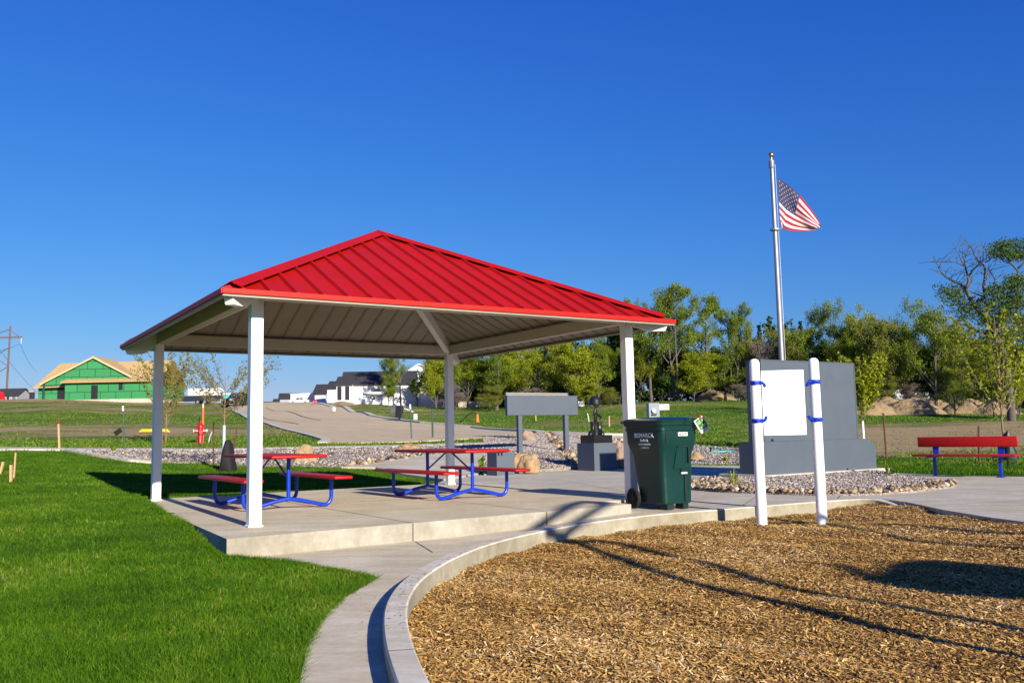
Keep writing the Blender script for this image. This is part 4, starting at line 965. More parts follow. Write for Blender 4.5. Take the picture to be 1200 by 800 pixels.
T = [  # px, D, ytop, width, kind, label
 (548, 112, 412, 62, 'round1', 'yellow-green tree just right of the back shelter post'),
 (582, 108, 402, 66, 'green1', 'mid green tree left above the blank grey sign'),
 (600, 120, 396, 60, 'round2', 'yellow-green tree behind and above the left end of the blank grey sign'),
 (632, 110, 404, 66, 'round1', 'bright yellow-green tree above the middle of the blank grey sign'),
 (668, 104, 398, 70, 'round2', 'broad yellow-green tree above the right end of the blank grey sign'),
 (655, 126, 386, 62, 'olive', 'olive tree rising behind the yellow-green trees over the blank grey sign'),
 (700, 108, 386, 56, 'green2', 'green tree directly behind the helmet of the boots memorial'),
 (724, 118, 368, 64, 'dark1', 'dark leafy tree left of the right shelter post'),
 (752, 108, 402, 46, 'round1', 'low yellow-green tree just right of the right shelter post'),
 (764, 112, 348, 60, 'tall1', 'tall thin-crowned tree behind the right corner of the red roof'),
 (792, 104, 334, 80, 'tall2', 'tallest tree right of the red roof corner with an airy crown'),
 (832, 106, 340, 76, 'tall1', 'tall airy tree midway between the red roof and the flagpole'),
 (862, 110, 358, 58, 'tall2', 'leaning airy tree left of the flagpole'),
 (812, 100, 412, 58, 'round2', 'low leafy tree under the tallest trees, behind the green cart'),
 (850, 100, 414, 56, 'green1', 'low green tree just left of the grey monument'),
 (884, 112, 390, 52, 'olive', 'olive shrubby tree behind the left post of the white panel sign'),
 (903, 108, 398, 44, 'twiggy', 'grey nearly leafless bushy tree left of the flagpole base'),
 (935, 110, 384, 50, 'olive', 'olive tree directly right of the flagpole'),
 (962, 104, 358, 50, 'green1', 'upright green tree above the left part of the grey monument'),
 (988, 100, 350, 58, 'green2', 'tall green tree above the right part of the grey monument'),
 (1015, 96, 358, 64, 'round1', 'yellow-green tree just right of the grey monument top'),
 (1042, 92, 366, 66, 'olive', 'olive green tree above the left dirt mounds'),
 (1072, 98, 350, 60, 'green2', 'bushy green tree above the middle dirt mounds'),
 (1098, 88, 356, 62, 'green1', 'green tree left of the big half-dead tree'),
 (1125, 94, 372, 60, 'olive', 'olive tree beneath the bare limbs of the big half-dead tree'),
 (1152, 84, 398, 60, 'round1', 'yellow-green tree in front of the trunk of the big half-dead tree'),
 (1185, 86, 380, 66, 'green1', 'green tree at the right edge of the photo'),
 (1215, 90, 350, 60, 'green2', 'green tree cut by the right edge of the photo'),
]
for a in T: tree(*a)
# understorey, darker, behind and between
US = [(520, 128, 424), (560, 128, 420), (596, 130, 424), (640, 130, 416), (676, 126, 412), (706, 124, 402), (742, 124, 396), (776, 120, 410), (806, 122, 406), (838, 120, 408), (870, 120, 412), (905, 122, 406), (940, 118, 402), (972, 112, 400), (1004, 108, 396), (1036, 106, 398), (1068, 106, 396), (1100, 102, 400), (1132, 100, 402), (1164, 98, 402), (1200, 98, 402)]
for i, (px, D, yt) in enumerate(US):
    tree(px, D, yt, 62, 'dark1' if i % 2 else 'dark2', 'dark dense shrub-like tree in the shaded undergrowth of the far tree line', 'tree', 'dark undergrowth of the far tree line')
LS = [(535, 103, 448, 34, 'twiggy'), (572, 102, 450, 36, 'olive'), (625, 106, 452, 34, 'twiggy'), (694, 101, 448, 30, 'round2'), (716, 103, 452, 30, 'olive'), (905, 101, 446, 40, 'olive'), (870, 99, 448, 34, 'twiggy'), (1030, 91, 440, 40, 'olive'), (1075, 93, 446, 44, 'twiggy'), (1120, 80, 444, 40, 'green1'), (1165, 76, 436, 40, 'round1'), (1195, 74, 430, 40, 'round2')]
for a in LS: tree(*a[:5], 'low bush at the foot of the far tree line', 'bush', 'low bushes at the foot of the tree line')
# trees by the white house
tree(461, 128, 402, 34, 'green1', 'green tree in front of the large dark-roofed white house', group='trees by the white houses')
tree(470, 122, 404, 30, 'tall1', 'thin tall tree between the two white houses', group='trees by the white houses')
tree(455, 118, 438, 26, 'green2', 'small round green tree against the white wall of the large house', group='trees by the white houses')
tree(490, 116, 440, 28, 'round1', 'small yellow tree in front of the gabled white house', group='trees by the white houses')
tree(511, 112, 404, 36, 'round2', 'yellow-green tree left of the back shelter post', group='trees by the white houses')
# conifers
def conifer(px, D, ytop, width, label):
    g = ong(px, D); H = gd(px, ytop, D)[2]-g[2]; W = width/F_*D; rng = np.random.default_rng(int(px))
    e = empty('conifer', g, 0, label, 'conifer', 'dark conifers behind the monument'); mb = MB(); mb.tube([(0, 0, 0), (0, 0, H)], [.2, .02], 6); mb.build('trunk', M['barkdk'], e)
    cs = []
    for k in range(220):
        f = rng.random()**.8; r_ = W/2*(1-f)*rng.uniform(.3, 1)+.05; a = rng.uniform(0, 2*PI); cs.append((r_*math.cos(a), r_*math.sin(a), H*(.15+.85*f)-r_*.25))
    V, Fc, t = leaf_arrays(rng, cs, 9, .35, .16, .5); np_mesh('crown', V, Fc, M['needle'], e, nside=4, attr={'tint': t})
conifer(894, 150, 381, 16, 'small dark conifer tip left of the two taller conifers by the flagpole')
conifer(907, 150, 371, 18, 'tall dark conifer just left of the flagpole')
conifer(925, 152, 380, 18, 'dark conifer immediately right of the flagpole')
conifer(943, 152, 377, 22, 'dark conifer second to the right of the flagpole')
# dense wood beyond everything on the right
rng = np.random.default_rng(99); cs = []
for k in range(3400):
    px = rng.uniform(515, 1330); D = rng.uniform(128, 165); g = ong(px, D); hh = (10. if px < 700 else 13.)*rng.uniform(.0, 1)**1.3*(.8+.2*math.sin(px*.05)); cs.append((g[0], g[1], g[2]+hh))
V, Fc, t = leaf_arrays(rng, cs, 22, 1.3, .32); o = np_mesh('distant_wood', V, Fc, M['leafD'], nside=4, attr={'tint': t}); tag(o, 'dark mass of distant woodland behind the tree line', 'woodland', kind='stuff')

# the big half-dead tree
def pl3(P, D, seed=0):
    r_ = random.Random(seed); out = []; off = 0
    for i, p in enumerate(P):
        out.append(gd(p[0], p[1], D+off)); off += r_.uniform(-.8, .8)
    return out
DB = 62.; g = ong(1186, DB); BT = empty('half_dead_tree', g, 0, 'big dark tree with bare dead upper limbs at the right edge above the red bench', 'tree')
z0y = 400-F_*float((g-CAM)@UP)/float((g-CAM)@FW)
Z = lambda x, y: (1080+x/5.333, 270+y/5.333)
limbs = [([(1186, z0y+2), (1183, 455), (1178, 425), Z(500, 740), Z(465, 660), Z(440, 580)], .30, .2),
 ([Z(440, 580), Z(390, 530), Z(330, 470), Z(290, 400), Z(280, 370), Z(292, 330), Z(290, 290), Z(272, 220), Z(275, 150)], .2, .03),
 ([Z(280, 370), Z(240, 335), Z(200, 318), Z(150, 290), Z(118, 255), Z(95, 205)], .10, .02),
 ([Z(118, 262), Z(92, 272)], .04, .015), ([Z(290, 300), Z(320, 250), Z(360, 210), Z(392, 170)], .08, .02),
 ([Z(330, 470), Z(380, 425), Z(398, 410), Z(388, 350), Z(396, 300), Z(398, 240), Z(375, 205), Z(340, 170), Z(322, 130), Z(300, 95)], .16, .02),
 ([Z(398, 415), Z(350, 400), Z(300, 378)], .08, .03), ([Z(272, 225), Z(225, 205), Z(160, 188)], .06, .015), ([Z(272, 225), Z(240, 170), Z(235, 130)], .05, .012),
 ([Z(398, 200), Z(420, 190), Z(435, 175)], .05, .012), ([Z(450, 350), Z(460, 310), Z(430, 260), Z(415, 235)], .06, .015),
 ([Z(450, 640), Z(480, 600), Z(520, 510), Z(570, 450), Z(600, 390), Z(605, 320), Z(600, 240)], .22, .06),
 ([Z(600, 250), Z(560, 210), Z(510, 190), Z(470, 150)], .08, .02), ([Z(600, 240), Z(640, 200), Z(660, 150)], .08, .02), ([Z(520, 510), Z(600, 470), Z(680, 440)], .1, .03),
 ([Z(455, 665), Z(400, 630), Z(350, 632), Z(300, 600), Z(255, 585), Z(180, 600), Z(90, 645)], .15, .03), ([Z(350, 632), Z(300, 615), Z(260, 560), Z(210, 540)], .07, .02), ([Z(480, 640), Z(540, 600), Z(620, 590), Z(700, 600)], .12, .04)]
mb = MB(); mb.smooth = True; rng = np.random.default_rng(3); gv = np.array(g)
for i, (P, r0, r1) in enumerate(limbs):
    Q = [q-gv for q in pl3(P, DB, 5)] if i == 0 else [np.array(q)-gv for q in pl3(P, DB, i)]
    Q = spline(Q, 3); k = len(Q); mb.tube(Q, [r0+(r1-r0)*j/(k-1) for j in range(k)], 7, cap=False)
    if i in (1, 2, 4, 5, 7, 8, 9, 10):
        for j in range(3, k, 1):
            for _ in range(1):
                d = rng.normal(0, 1, 3)+np.array([0, 0, .8]); d /= np.linalg.norm(d); l_ = rng.uniform(.5, 1.5); q1 = Q[j]+d*l_*.5; q2 = q1+(d+rng.normal(0, .4, 3))*l_*.5
                mb.tube([Q[j], q1, q2], [.03, .02, .01], 3, cap=False)
                for _ in range(2):
                    d2 = d+rng.normal(0, .6, 3); mb.tube([q1, q1+d2*l_*.35], [.015, .008], 3, cap=False)
mb.build('trunk', M['bark'], BT)
cl = []
for (x0, x1, y0, y1, n) in ((430, 500, 90, 160, 26), (480, 660, 70, 175, 110), (540, 680, 290, 360, 70), (420, 640, 350, 470, 120), (240, 430, 450, 560, 60), (440, 660, 460, 580, 70), (110, 250, 350, 420, 40), (400, 560, 520, 600, 40), (560, 700, 560, 720, 50), (150, 330, 420, 500, 30)):
    for _ in range(n): 
        a, b = Z(rng.uniform(x0, x1), rng.uniform(y0, y1)); cl.append(gd(a, b, DB+rng.uniform(-2.5, 2.5))-gv)
V, Fc, t = leaf_arrays(rng, cl, 20, .62, .085); np_mesh('crown', V, Fc, M['leafD'], BT, nside=4, attr={'tint': t*.8+.2})

# ------------------------------------------------------------------ saplings
def sapling(px, py, ytop, width, label, lm='leafYoung', guard=None, per=3, seed=1, size=.035, trunk_r=.022, first=.3, D=None):
    g = hit(px, py) if D is None else ong(px, D); H = gd(px, ytop, g[1])[2]-g[2]; rng = np.random.default_rng(seed)
    W = width/F_*g[1]; e = empty('sapling', g, 0, label, 'young tree', 'staked young trees')
    mb = MB(); mb.smooth = True; cs = []
    z1 = H*first; mb.tube([(0, 0, -.1), (.01, 0, z1*.5), (0, .01, z1), (.02, 0, H*.62), (0, 0, H*.95)], [trunk_r*1.2, trunk_r, trunk_r*.9, trunk_r*.5, .004], 7)
    nb = 26
    for i in range(nb):
        zz = z1+(H*.9-z1)*(i/nb)**1.15*.62; az = i*2.4+rng.uniform(-.4, .4); ln_ = (W*.5)*rng.uniform(.7, 1.15)*(1-.25*i/nb); rise = (H-zz)*rng.uniform(.45, .95)
        tip = np.array([math.cos(az)*ln_, math.sin(az)*ln_, zz+rise]); b = np.array([0, 0, zz]); m1 = b+(tip-b)*np.array([.42, .42, .30]); m2 = b+(tip-b)*np.array([.75, .75, .66])
        P = spline([b, m1, m2, tip], 3); mb.tube(P, [trunk_r*.42*(1-.8*j/(len(P)-1)) for j in range(len(P))], 4, cap=False)
        for j in range(2, len(P)): 
            cs.append(P[j])
            for _ in range(2):
                d = rng.normal(0, 1, 3)*.5+np.array([math.cos(az), math.sin(az), .9]); d /= np.linalg.norm(d); q = P[j]+d*rng.uniform(.1, .32); mb.tube([P[j], q], [.005, .002], 3, cap=False); cs += [q, (P[j]+q)/2]
    mb.build('trunk', M['youngbark'], e); V, Fc, t = leaf_arrays(rng, cs, per, .09, size); np_mesh('crown', V, Fc, M[lm], e, nside=4, attr={'tint': t})
    if guard:
        z0_, z1_, mt = guard; mb = MB(); mb.tube([(0, 0, z0_), (0, 0, z1_)], .045, 12); smooth(mb.build('trunk_guard', M[mt], e), 50)
    return e, g
def bag(g, dx, label, w=.26, hh=.75, mat='rubber'):
    e = MB(); secs = [(.0, w, .2, .1, 0), (.1, w*1.05, .22, .12, 0), (hh*.5, w*.8, .18, .12, 0), (hh*.85, w*.45, .12, .06, 0), (hh, w*.2, .07, .04, 0)]
    loft(e, secs); o = smooth(e.build('watering_bag', M[mat]), 60)
    for v in o.data.vertices:
        q = v.co.copy(); v.co += Vector((noise.noise(q*5), noise.noise(q*5+Vector((9, 0, 0))), noise.noise(q*4+Vector((0, 7, 0)))))*.09; v.co.x += .12*max(0, .5-q.z)*max(0, q.x)*4
    o.location = (g[0]+dx, g[1]-.05, g[2]); tag(o, label, 'watering bag', 'watering bags')
def stake(px, ybase, ytop, r_, mat, name, label, cat, lean=0, cap=None, D=None, group=None, capname='cap'):
    g = hit(px, ybase) if D is None else ong(px, D); tp_ = gd(px+lean, ytop, g[1]); v = tp_-g
    mb = MB()
    if r_ < 0: mb.tube([(0, 0, -.15), v], -r_, 4)
    else: mb.tube([(0, 0, -.15), v*.5, v], r_, 8)
    if name == 'steel_post':
        mb.bbox(-r_*2.1, r_*2.1, -.004, .004, .05, float(v[2])-.02, .002) if abs(lean) < 1 else None
    if cap:
        e = empty(name, g, 0, label, cat, group); mb.build('shaft', M[mat], e); c = MB(); c.tube([v*(1-cap[0]), v*1.01], abs(r_)*1.35, 8); c.build(capname, M[cap[1]], e); return e, g
    o = mb.build(name, M[mat]); o.location = g; tag(o, label, cat, group); return o, g
sapling(262, 551.5, 410, 118, 'thin sapling with grey trunk guard seen between the two left shelter posts', per=2, seed=2, guard=(.55, 1.28, 'guard'), size=.032, first=.42)
sapling(194, 521, 409, 66, 'yellowish sapling right of the leftmost shelter post', per=3, seed=3, size=.045, trunk_r=.03, first=.16)
_, g = stake(189.6, 521, 479, .03, 'orange', 'tree_stake', 'orange wooden stake tied to the yellowish sapling by the leftmost post', 'stake', group='tree stakes')
sapling(1013, 531, 414, 62, 'leafy sapling with a white trunk guard beside the right end of the grey monument', 'leafY', (.35, 1.15, 'poly'), per=5, seed=4, size=.055, first=.30)
sapling(1178, 541, 356, 90, 'young tree with thin pale trunk and bright leaves behind the red bench', 'leafY', None, per=2, seed=5, size=.055, trunk_r=.03, first=.26)
sg_ = hit(262, 551.5); bag(sg_, .12, 'black watering bag at the foot of the sapling between the left posts', .2, .85)
sg2 = hit(1178, 541); bag(sg2, .10, 'dark green watering bag at the foot of the young tree behind the red bench', .2, .9, 'cartdk')
sg3 = hit(1013, 531)
o = MB(); loft(o, [(0, .06, .06, .02, 0), (.2, .07, .06, .02, 0), (.26, .02, .02, .01, 0)]); o = o.build('trunk_tie', M['black']); o.location = (sg3[0]+.02, sg3[1]-.06, sg3[2]+.12); tag(o, 'black strap bundle at the trunk of the sapling by the monument', 'tree tie')
stake(250, 548, 495, .022, 'rust', 'tree_stake', 'dark rusty stake left of the sapling between the left posts', 'stake', group='tree stakes')
stake(270, 550, 499, .022, 'rust', 'tree_stake', 'dark leaning stake right of the sapling between the left posts', 'stake', lean=8, group='tree stakes')
stake(1039, 538, 484, .03, 'rust', 'tree_stake', 'rusty leaning stake standing in the field left of the red bench', 'stake', lean=-4, group='tree stakes')
stake(1147.5, 545, 499, .03, 'rust', 'tree_stake', 'rusty stake right behind the red bench', 'stake', lean=-.6, group='tree stakes')
stake(1181, 549, 512, .03, 'black', 'tree_stake', 'short black stake beside the dark green watering bag', 'stake', group='tree stakes')
W_ = 'wooden survey stakes'
stake(70, 527, 493, -.035, 'wood', 'survey_stake', 'tall pale survey stake with pink top at the sidewalk, left side', 'stake', lean=-1.5, cap=(.1, 'flagR'), group=W_, capname='ribbon')
stake(13, 564.5, 544.5, -.03, 'wood', 'survey_stake', 'short thick pale wooden stake in the lawn at the left edge', 'stake', group=W_)
stake(16, 560, 530, -.018, 'wood', 'survey_stake', 'thin leaning wooden lath right behind the short stake at the left edge', 'stake', lean=2.5, group=W_)
stake(-2, 556, 541, -.03, 'wood', 'survey_stake', 'slanted wooden board end cut by the left edge of the photo', 'stake', lean=6, group=W_)
stake(714, 500, 487, -.05, 'wood', 'survey_stake', 'small wooden stake in the grass between the boots memorial and the right post', 'stake', group=W_)
stake(628, 493, 486, -.05, 'wood', 'survey_stake', 'tiny wooden stake seen under the blank grey sign', 'stake', group=W_)
K_ = 'green steel marker posts'
_, g = stake(146, 521, 476, .028, 'tpost', 'steel_post', 'green steel post with white top and a dark tag, left of the leftmost shelter post', 'marker post', lean=-2, cap=(.12, 'poly'), group=K_)
o = MB().bbox(-.28, .05, -.01, .01, -.10, .10, .005).build('post_tag', M['rubber']); q = gd(141, 504, g[1]-.08); o.location = q; o.rotation_euler = (0, math.radians(-34), 0); tag(o, 'small dark square tag hanging askew on the left green steel post', 'tag')
stake(482.5, 515, 474, .03, 'tpost', 'steel_post', 'green steel post with white top by the road, left of the back shelter post', 'marker post', lean=-2, cap=(.13, 'poly'), group=K_)
stake(507, 513.5, 478, .022, 'tpost', 'steel_post', 'thin dark steel post with an orange foot just left of the back shelter post', 'marker post', lean=-.5, cap=(.02, 'rubber'), group=K_)
stake(237.5, 519, 473, .018, 'orange', 'steel_post', 'orange marker post with white top behind the red hydrant', 'marker post', lean=.5, cap=(.10, 'poly'), group=K_)
stake(232.5, 521, 488, .02, 'rubber', 'steel_post', 'thin black post directly in front of the red hydrant', 'marker post', lean=1.5, group=K_)
stake(243, 519, 505.5, .025, 'guard', 'pipe_marker', 'short leaning grey pipe right of the red hydrant', 'pipe', lean=5.5)
stake(743.5, 487, 474, .05, 'paleblue', 'pipe_marker', 'pale blue marker pipe right of the right shelter post', 'pipe')
def hydrant(px, yb, yt, label, group=None):
    g = hit(px, yb); k = (gd(px, yt, g[1])[2]-g[2])/.9; e = empty('fire_hydrant', g, .4, label, 'hydrant', 'red fire hydrants')
    mb = MB(); mb.lathe([(.17*k, 0), (.17*k, .05*k), (.12*k, .07*k), (.11*k, .12*k), (.11*k, .62*k), (.15*k, .64*k), (.15*k, .68*k), (.13*k, .72*k), (.08*k, .8*k), (.03*k, .83*k), (.03*k, .9*k)], 16); smooth(mb.build('barrel', M['hydrant'], e), 40)
    for s in (-1, 1):
        mb = MB(); mb.tube([(s*.08*k, 0, .5*k), (s*.22*k, 0, .5*k)], .06*k, 10); mb.mat(1).tube([(s*.22*k, 0, .5*k), (s*.27*k, 0, .5*k)], .07*k, 8); mb.build('outlet', [M['hydrant'], M['guard']], e)
    mb = MB(); mb.tube([(0, -.08*k, .45*k), (0, -.2*k, .45*k)], .08*k, 10); mb.build('outlet', M['hydrant'], e)
hydrant(234.5, 519.5, 493, 'red fire hydrant on the far grass between the two left shelter posts')
hydrant(369, 475, 467, 'tiny distant red fire hydrant at the top of the road beside the white garage')
# yellow pipe
a = hit(163, 507); b = hit(199, 507); mb = MB(); v = b-a; mb.tube([(0, 0, .05), v*.1+np.array([0, 0, .12]), v*.9+np.array([0, 0, .12]), v+np.array([0, 0, .05])], [.03, .10, .10, .03], 10); o = smooth(mb.build('yellow_tube', M['yellow']), 60); o.location = a; tag(o, 'yellow tube lying in the grass behind the leftmost shelter post', 'tube')

# ------------------------------------------------------------------ mailbox cluster, signs, cabinet, walls
g = hit(468, 494); k = g[1]/F_; e = empty('cluster_mailbox', g, -.15, 'dark grey cluster mailbox on a post at the far side of the road', 'mailbox')
mb = MB(); mb.bbox(-4*k, 4*k, -.2, .25, 4.5*k, 19*k, .03); mb.build('cabinet', M['cargrey'], e); mb = MB(); mb.bbox(-1*k, 1*k, -.08, .08, 0, 4.6*k, .01); mb.build('pedestal', M['cargrey'], e)
mb = MB(); 
for i in range(4):
    for j in range(3): mb.box((-3.5+2.4*j)*k, (-1.4+2.4*j)*k, -.212, -.202, (6+3*i)*k, (8.6+3*i)*k)
mb.build('doors', M['black'], e)
g = hit(461, 484.5); mb = MB(); mb.bbox(-.35, .45, -.3, .3, 0, .55, .08); mb.bbox(.0, .35, -.25, .2, .5, .95, .06); o = mb.build('utility_box', M['greydk']); o.location = g; tag(o, 'low dark grey utility box left of the cluster mailbox', 'utility box')
g = hit(479, 484.5); mb = MB(); mb.tube([(-.5, 0, .55), (-.2, 0, .45), (.5, 0, .15)], .08, 8); o = mb.build('pipe_section', M['guard']); o.location = g; tag(o, 'pale grey-blue pipe lying on the bank right of the cluster mailbox', 'pipe')
def small_sign(px, yb, y0, y1, w, mat, label):
    g = hit(px, yb); k = g[1]/F_; e = empty('yard_sign', g, 0, label, 'small sign', 'small white yard signs')
    z0_ = gd(px, y1, g[1])[2]-g[2]; z1_ = gd(px, y0, g[1])[2]-g[2]; MB().bbox(-w*k/2, w*k/2, -.012, .012, z0_, z1_, .004).build('board', M[mat], e)
    mb = MB(); mb.tube([(-w*k*.3, .02, -.1), (-w*k*.3, .02, z0_+.1)], .012, 5); mb.tube([(w*k*.3, .02, -.1), (w*k*.3, .02, z0_+.1)], .012, 5); mb.build('wire_leg', M['alu'], e)
small_sign(487, 494, 485, 491.5, 4.2, 'poly', 'small white sign just right of the left roadside steel post')
small_sign(391.5, 483, 477, 481.5, 3, 'poly', 'tiny white sign on the bank above the road curb')
g = hit(690, 494); 
stake(690.5, 494, 484, .03, 'poly', 'pipe_marker', 'small white leaning marker left of the rifle of the boots memorial', 'marker', lean=-2)
g = hit(681, 476.5); o = MB().bbox(-.4, .4, -.3, .3, 0, .75, .05).build('utility_box', M['poly']); o.location = g; tag(o, 'small white utility box in the field left of the helmet of the boots memorial', 'utility box')
# concrete wall / foundation in the field
def wall_run(P, hpx, label, name='low_wall', w=.3, mat='conc2'):
    Q = [hit(*p) for p in P]; mb = MB()
    for a, b in zip(Q, Q[1:]):
        d = (b-a)[:2]; L_ = np.linalg.norm(d); n_ = np.array([d[1], -d[0]])/L_*w; h1 = hpx/F_*a[1]; h2 = hpx/F_*b[1]; zt_ = max(a[2]+h1, b[2]+h2)
        mb.add([(*a[:2], a[2]-.4), (*b[:2], b[2]-.4), (*(b[:2]+n_*-1), b[2]-.4), (*(a[:2]-n_), a[2]-.4), (*a[:2], zt_), (*b[:2], zt_), (*(b[:2]-n_), zt_), (*(a[:2]-n_), zt_)], [(3, 2, 1, 0), (4, 5, 6, 7), (0, 1, 5, 4), (1, 2, 6, 5), (2, 3, 7, 6), (3, 0, 4, 7)])
    o = mb.build(name, M[mat]); tag(o, label, 'low wall')
wall_run([(537, 477), (574, 476)], 6.5, 'long low pale concrete wall in the field right of the back shelter post', w=3)
wall_run([(496, 474.5), (534, 473)], 3, 'thin low pale concrete slab edge left of the long low wall', w=3)
wall_run([(577, 474.6), (592, 477.5)], 2.6, 'short pale concrete slab edge beside the blank grey sign', w=3)
# cone and hose
g = hit(559.5, 494.5); mb = MB(); mb.lathe([(.18, 0), (.16, .04), (.13, .3), (.10, .62), (.03, .7)], 12); o = smooth(mb.build('orange_cap', M['orange'])); o.location = g; tag(o, 'small orange capped pipe stub in the field right of the back shelter post', 'pipe stub')
q = hit(546, 489); mb = MB(); mb.tube(spline([(0, 0, .6), np.array([-.4, .1, .85]), np.array([-.9, 0, .55]), q-g], 5), .04, 6); o = mb.build('black_hose', M['rubber']); o.location = g; tag(o, 'black hose arching from the orange capped pipe stub', 'hose')
# electrical pedestal behind the cart
eg = ong(789, 26.); EP = empty('electrical_pedestal', (eg[0], eg[1], -.12), YAW*.2, 'grey electrical meter pedestal rising behind the green cart', 'electrical pedestal')
k = 26./F_; zz = lambda y_: gd(770, y_, 26.)[2]+.12
mb = MB(); mb.bbox(-26*k, 17.5*k, -.02, .35, 0, zz(521), .015); mb.build('base_cabinet', M['cabinet'], EP)
mb = MB(); mb.bbox(-27*k, -14*k, -.05, .22, zz(521), zz(472), .012); mb.build('meter_box', M['cabinet'], EP)
mb = MB(); mb.bbox(-13.8*k, -1.5*k, .02, .18, zz(480.5), zz(473.5), .02); mb.build('conduit_box', M['poly'], EP)
mb = MB(); zc_ = zz(481); ring = [(.055*math.cos(2*PI*i/20), .055*math.sin(2*PI*i/20)) for i in range(20)]; mb.prism([(-21.5*k+a, zc_+b) for a, b in ring], -.12, -.05, 'y'); o = mb.build('meter_dial', M['poly'], EP)
mb = MB(); mb.bbox(-24*k, -18*k, -.09, -.05, zz(486.5), zz(484.5), .005); mb.build('latch', M['black'], EP)
# valve cover & sprinkler
a = hit(842, 530.5); o = MB().bbox(-.28, .55, -.12, .12, 0, .09, .02).build('valve_cover', M['teal']); o.location = a; o.rotation_euler.z = -.1; o.data.materials[0] = M['teal']; tag(o, 'flat teal strip lying on the gravel between the green cart and the monument', 'strip')
a = hit(833, 530); mb = MB(); mb.tube([(0, 0, -.05), (0, 0, .14)], .03, 8); mb.tube([(0, 0, .14), (0, 0, .20)], .06, 8); o = mb.build('sprinkler_head', M['rubber']); o.location = a; tag(o, 'small black landscape spike in the gravel left of the teal strip', 'spike')
# plants in the gravel
def plant(px, py, hpx, wpx, label, mat='leafG', seed=0, n=70, z=None, tall=False):
    p = hit(px, py) if z is None else gp(px, py, z); k = p[1]/F_; H = hpx*k; W = wpx*k; rng = np.random.default_rng(seed+50)
    V = []; Fc = []; t = []
    for i in range(n):
        a = rng.uniform(0, 2*PI); q = np.array([math.cos(a), math.sin(a), 0])*W*.12*rng.random(); tip = np.array([math.cos(a)*W*.5*rng.random()**.6, math.sin(a)*W*.5*rng.random()**.6, H*rng.uniform(.5, 1)]); m_ = q*.4+tip*.6+np.array([0, 0, H*.08]); s = np.array([-math.sin(a), math.cos(a), 0])*W*(.05 if not tall else .035)
        b = len(V); V += [q-s*.5, q+s*.5, m_+s, m_-s, tip, tip+s*.2]; Fc += [(b, b+1, b+2, b+3), (b+3, b+2, b+5, b+4)]; t += [rng.random()]*2
        if tall:
            for _ in range(5):
                c = q+(tip-q)*rng.uniform(.2, 1); d = rng.normal(0, 1, 3); d /= np.linalg.norm(d); l_ = W*.13; s2 = np.cross(d, [0, 0, 1.])*l_*.35; b = len(V); V += [c, c+d*l_*.5+s2, c+d*l_, c+d*l_*.5-s2]; Fc.append((b, b+1, b+2, b+3)); t.append(rng.random())
    o = np_mesh('plant', np.array(V), np.array(Fc), M[mat], nside=4, attr={'tint': np.array(t)}); o.location = p; tag(o, label, 'plant', 'small plants in the gravel')
plant(659.5, 542.5, 11, 13, 'low dark green tuft in front of the right leg of the blank grey sign', 'leafG', 1, z=-.06)
plant(850.5, 542, 8, 11, 'small green tuft in the gravel just left of the monument plinth', 'leafY', 2)
plant(860, 570, 24, 20, 'taller leafy green weed in the cobbles left of the white panel sign', 'leafY', 3, n=16, z=-.06, tall=True)
plant(1041, 557, 18, 18, 'leafy weed at the right corner of the monument gravel', 'leafG', 4, n=16, z=-.06, tall=True)
plant(133, 530, 7, 9, 'small green tuft in the long gravel bed, left side', 'leafG', 5)
plant(389, 533, 3, 12, 'dry tan tuft in the gravel above the left picnic table', 'leafYoung', 6)
plant(646, 519.5, 4, 10, 'small dry tuft in the gravel behind the blank grey sign', 'leafYoung', 7)
plant(200, 532.5, 4, 8, 'small dark tuft in the gravel right of the leftmost shelter post', 'leafG', 8)

# ------------------------------------------------------------------ dirt mounds
def mound(px, yb, wpx, hpx, D, label, seed, mat='dirt', depth=.9, name='dirt_mound'):
    g = ong(px, D); k = D/F_; n = 90; u, v = np.meshgrid(np.linspace(-1, 1, n), np.linspace(-1, 1, n)); V = []
    for a, b in zip(u.ravel(), v.ravel()):
        r0 = math.hypot(a, b); th = math.atan2(b, a); r_ = r0/(.82+.16*noise.noise(Vector((math.cos(th)*1.3, math.sin(th)*1.3, seed*4.1))))
        h_ = max(0, 1-r_**1.7)**.85 if r_ < 1 else 0
        h_ += (.16*noise.noise(Vector((a*2.6, b*2.6, seed)))+.07*noise.noise(Vector((a*7, b*7, seed)))+.06*noise.noise(Vector((a*15, b*15, seed)))+.05*noise.noise(Vector((a*34, b*34, seed))))*min(1, h_*2.5)
        X_ = a*wpx*k*.74; Y_ = b*wpx*k*.74*depth; V.append((X_, Y_, zt1(g[0]+X_, g[1]+Y_)-g[2]-.12+h_*hpx*k*.85))
    idx_ = np.arange(n*n).reshape(n, n); Fq_ = np.stack([idx_[:-1, :-1], idx_[:-1, 1:], idx_[1:, 1:], idx_[1:, :-1]], -1).reshape(-1, 4)
    o = np_mesh(name, np.array(V), Fq_, M[mat], nside=4); o.location = g; smooth(o, 180)
    tag(o, label, 'dirt mound', 'heaps of excavated dirt'); return o
mound(1018, 0, 56, 21, 84, 'tan dirt mound nearest the monument, behind the white-guarded sapling', 1)
mound(1042, 0, 60, 22, 90, 'tan dirt mound second from the monument, below the olive tree', 2)
mound(1070, 0, 62, 22, 84, 'long tan dirt mound above the left half of the red bench', 3)
mound(1103, 0, 50, 25, 92, 'rounded tan dirt mound above the middle of the red bench', 4)
mound(1132, 0, 56, 21, 86, 'shadow-striped tan dirt mound above the right half of the red bench', 5)
mound(1165, 0, 50, 17, 84, 'low tan dirt mound right of the striped one, by the young tree', 6)
mound(838, 0, 44, 17, 104, 'brown dirt bank between the trunks behind the green cart', 7)
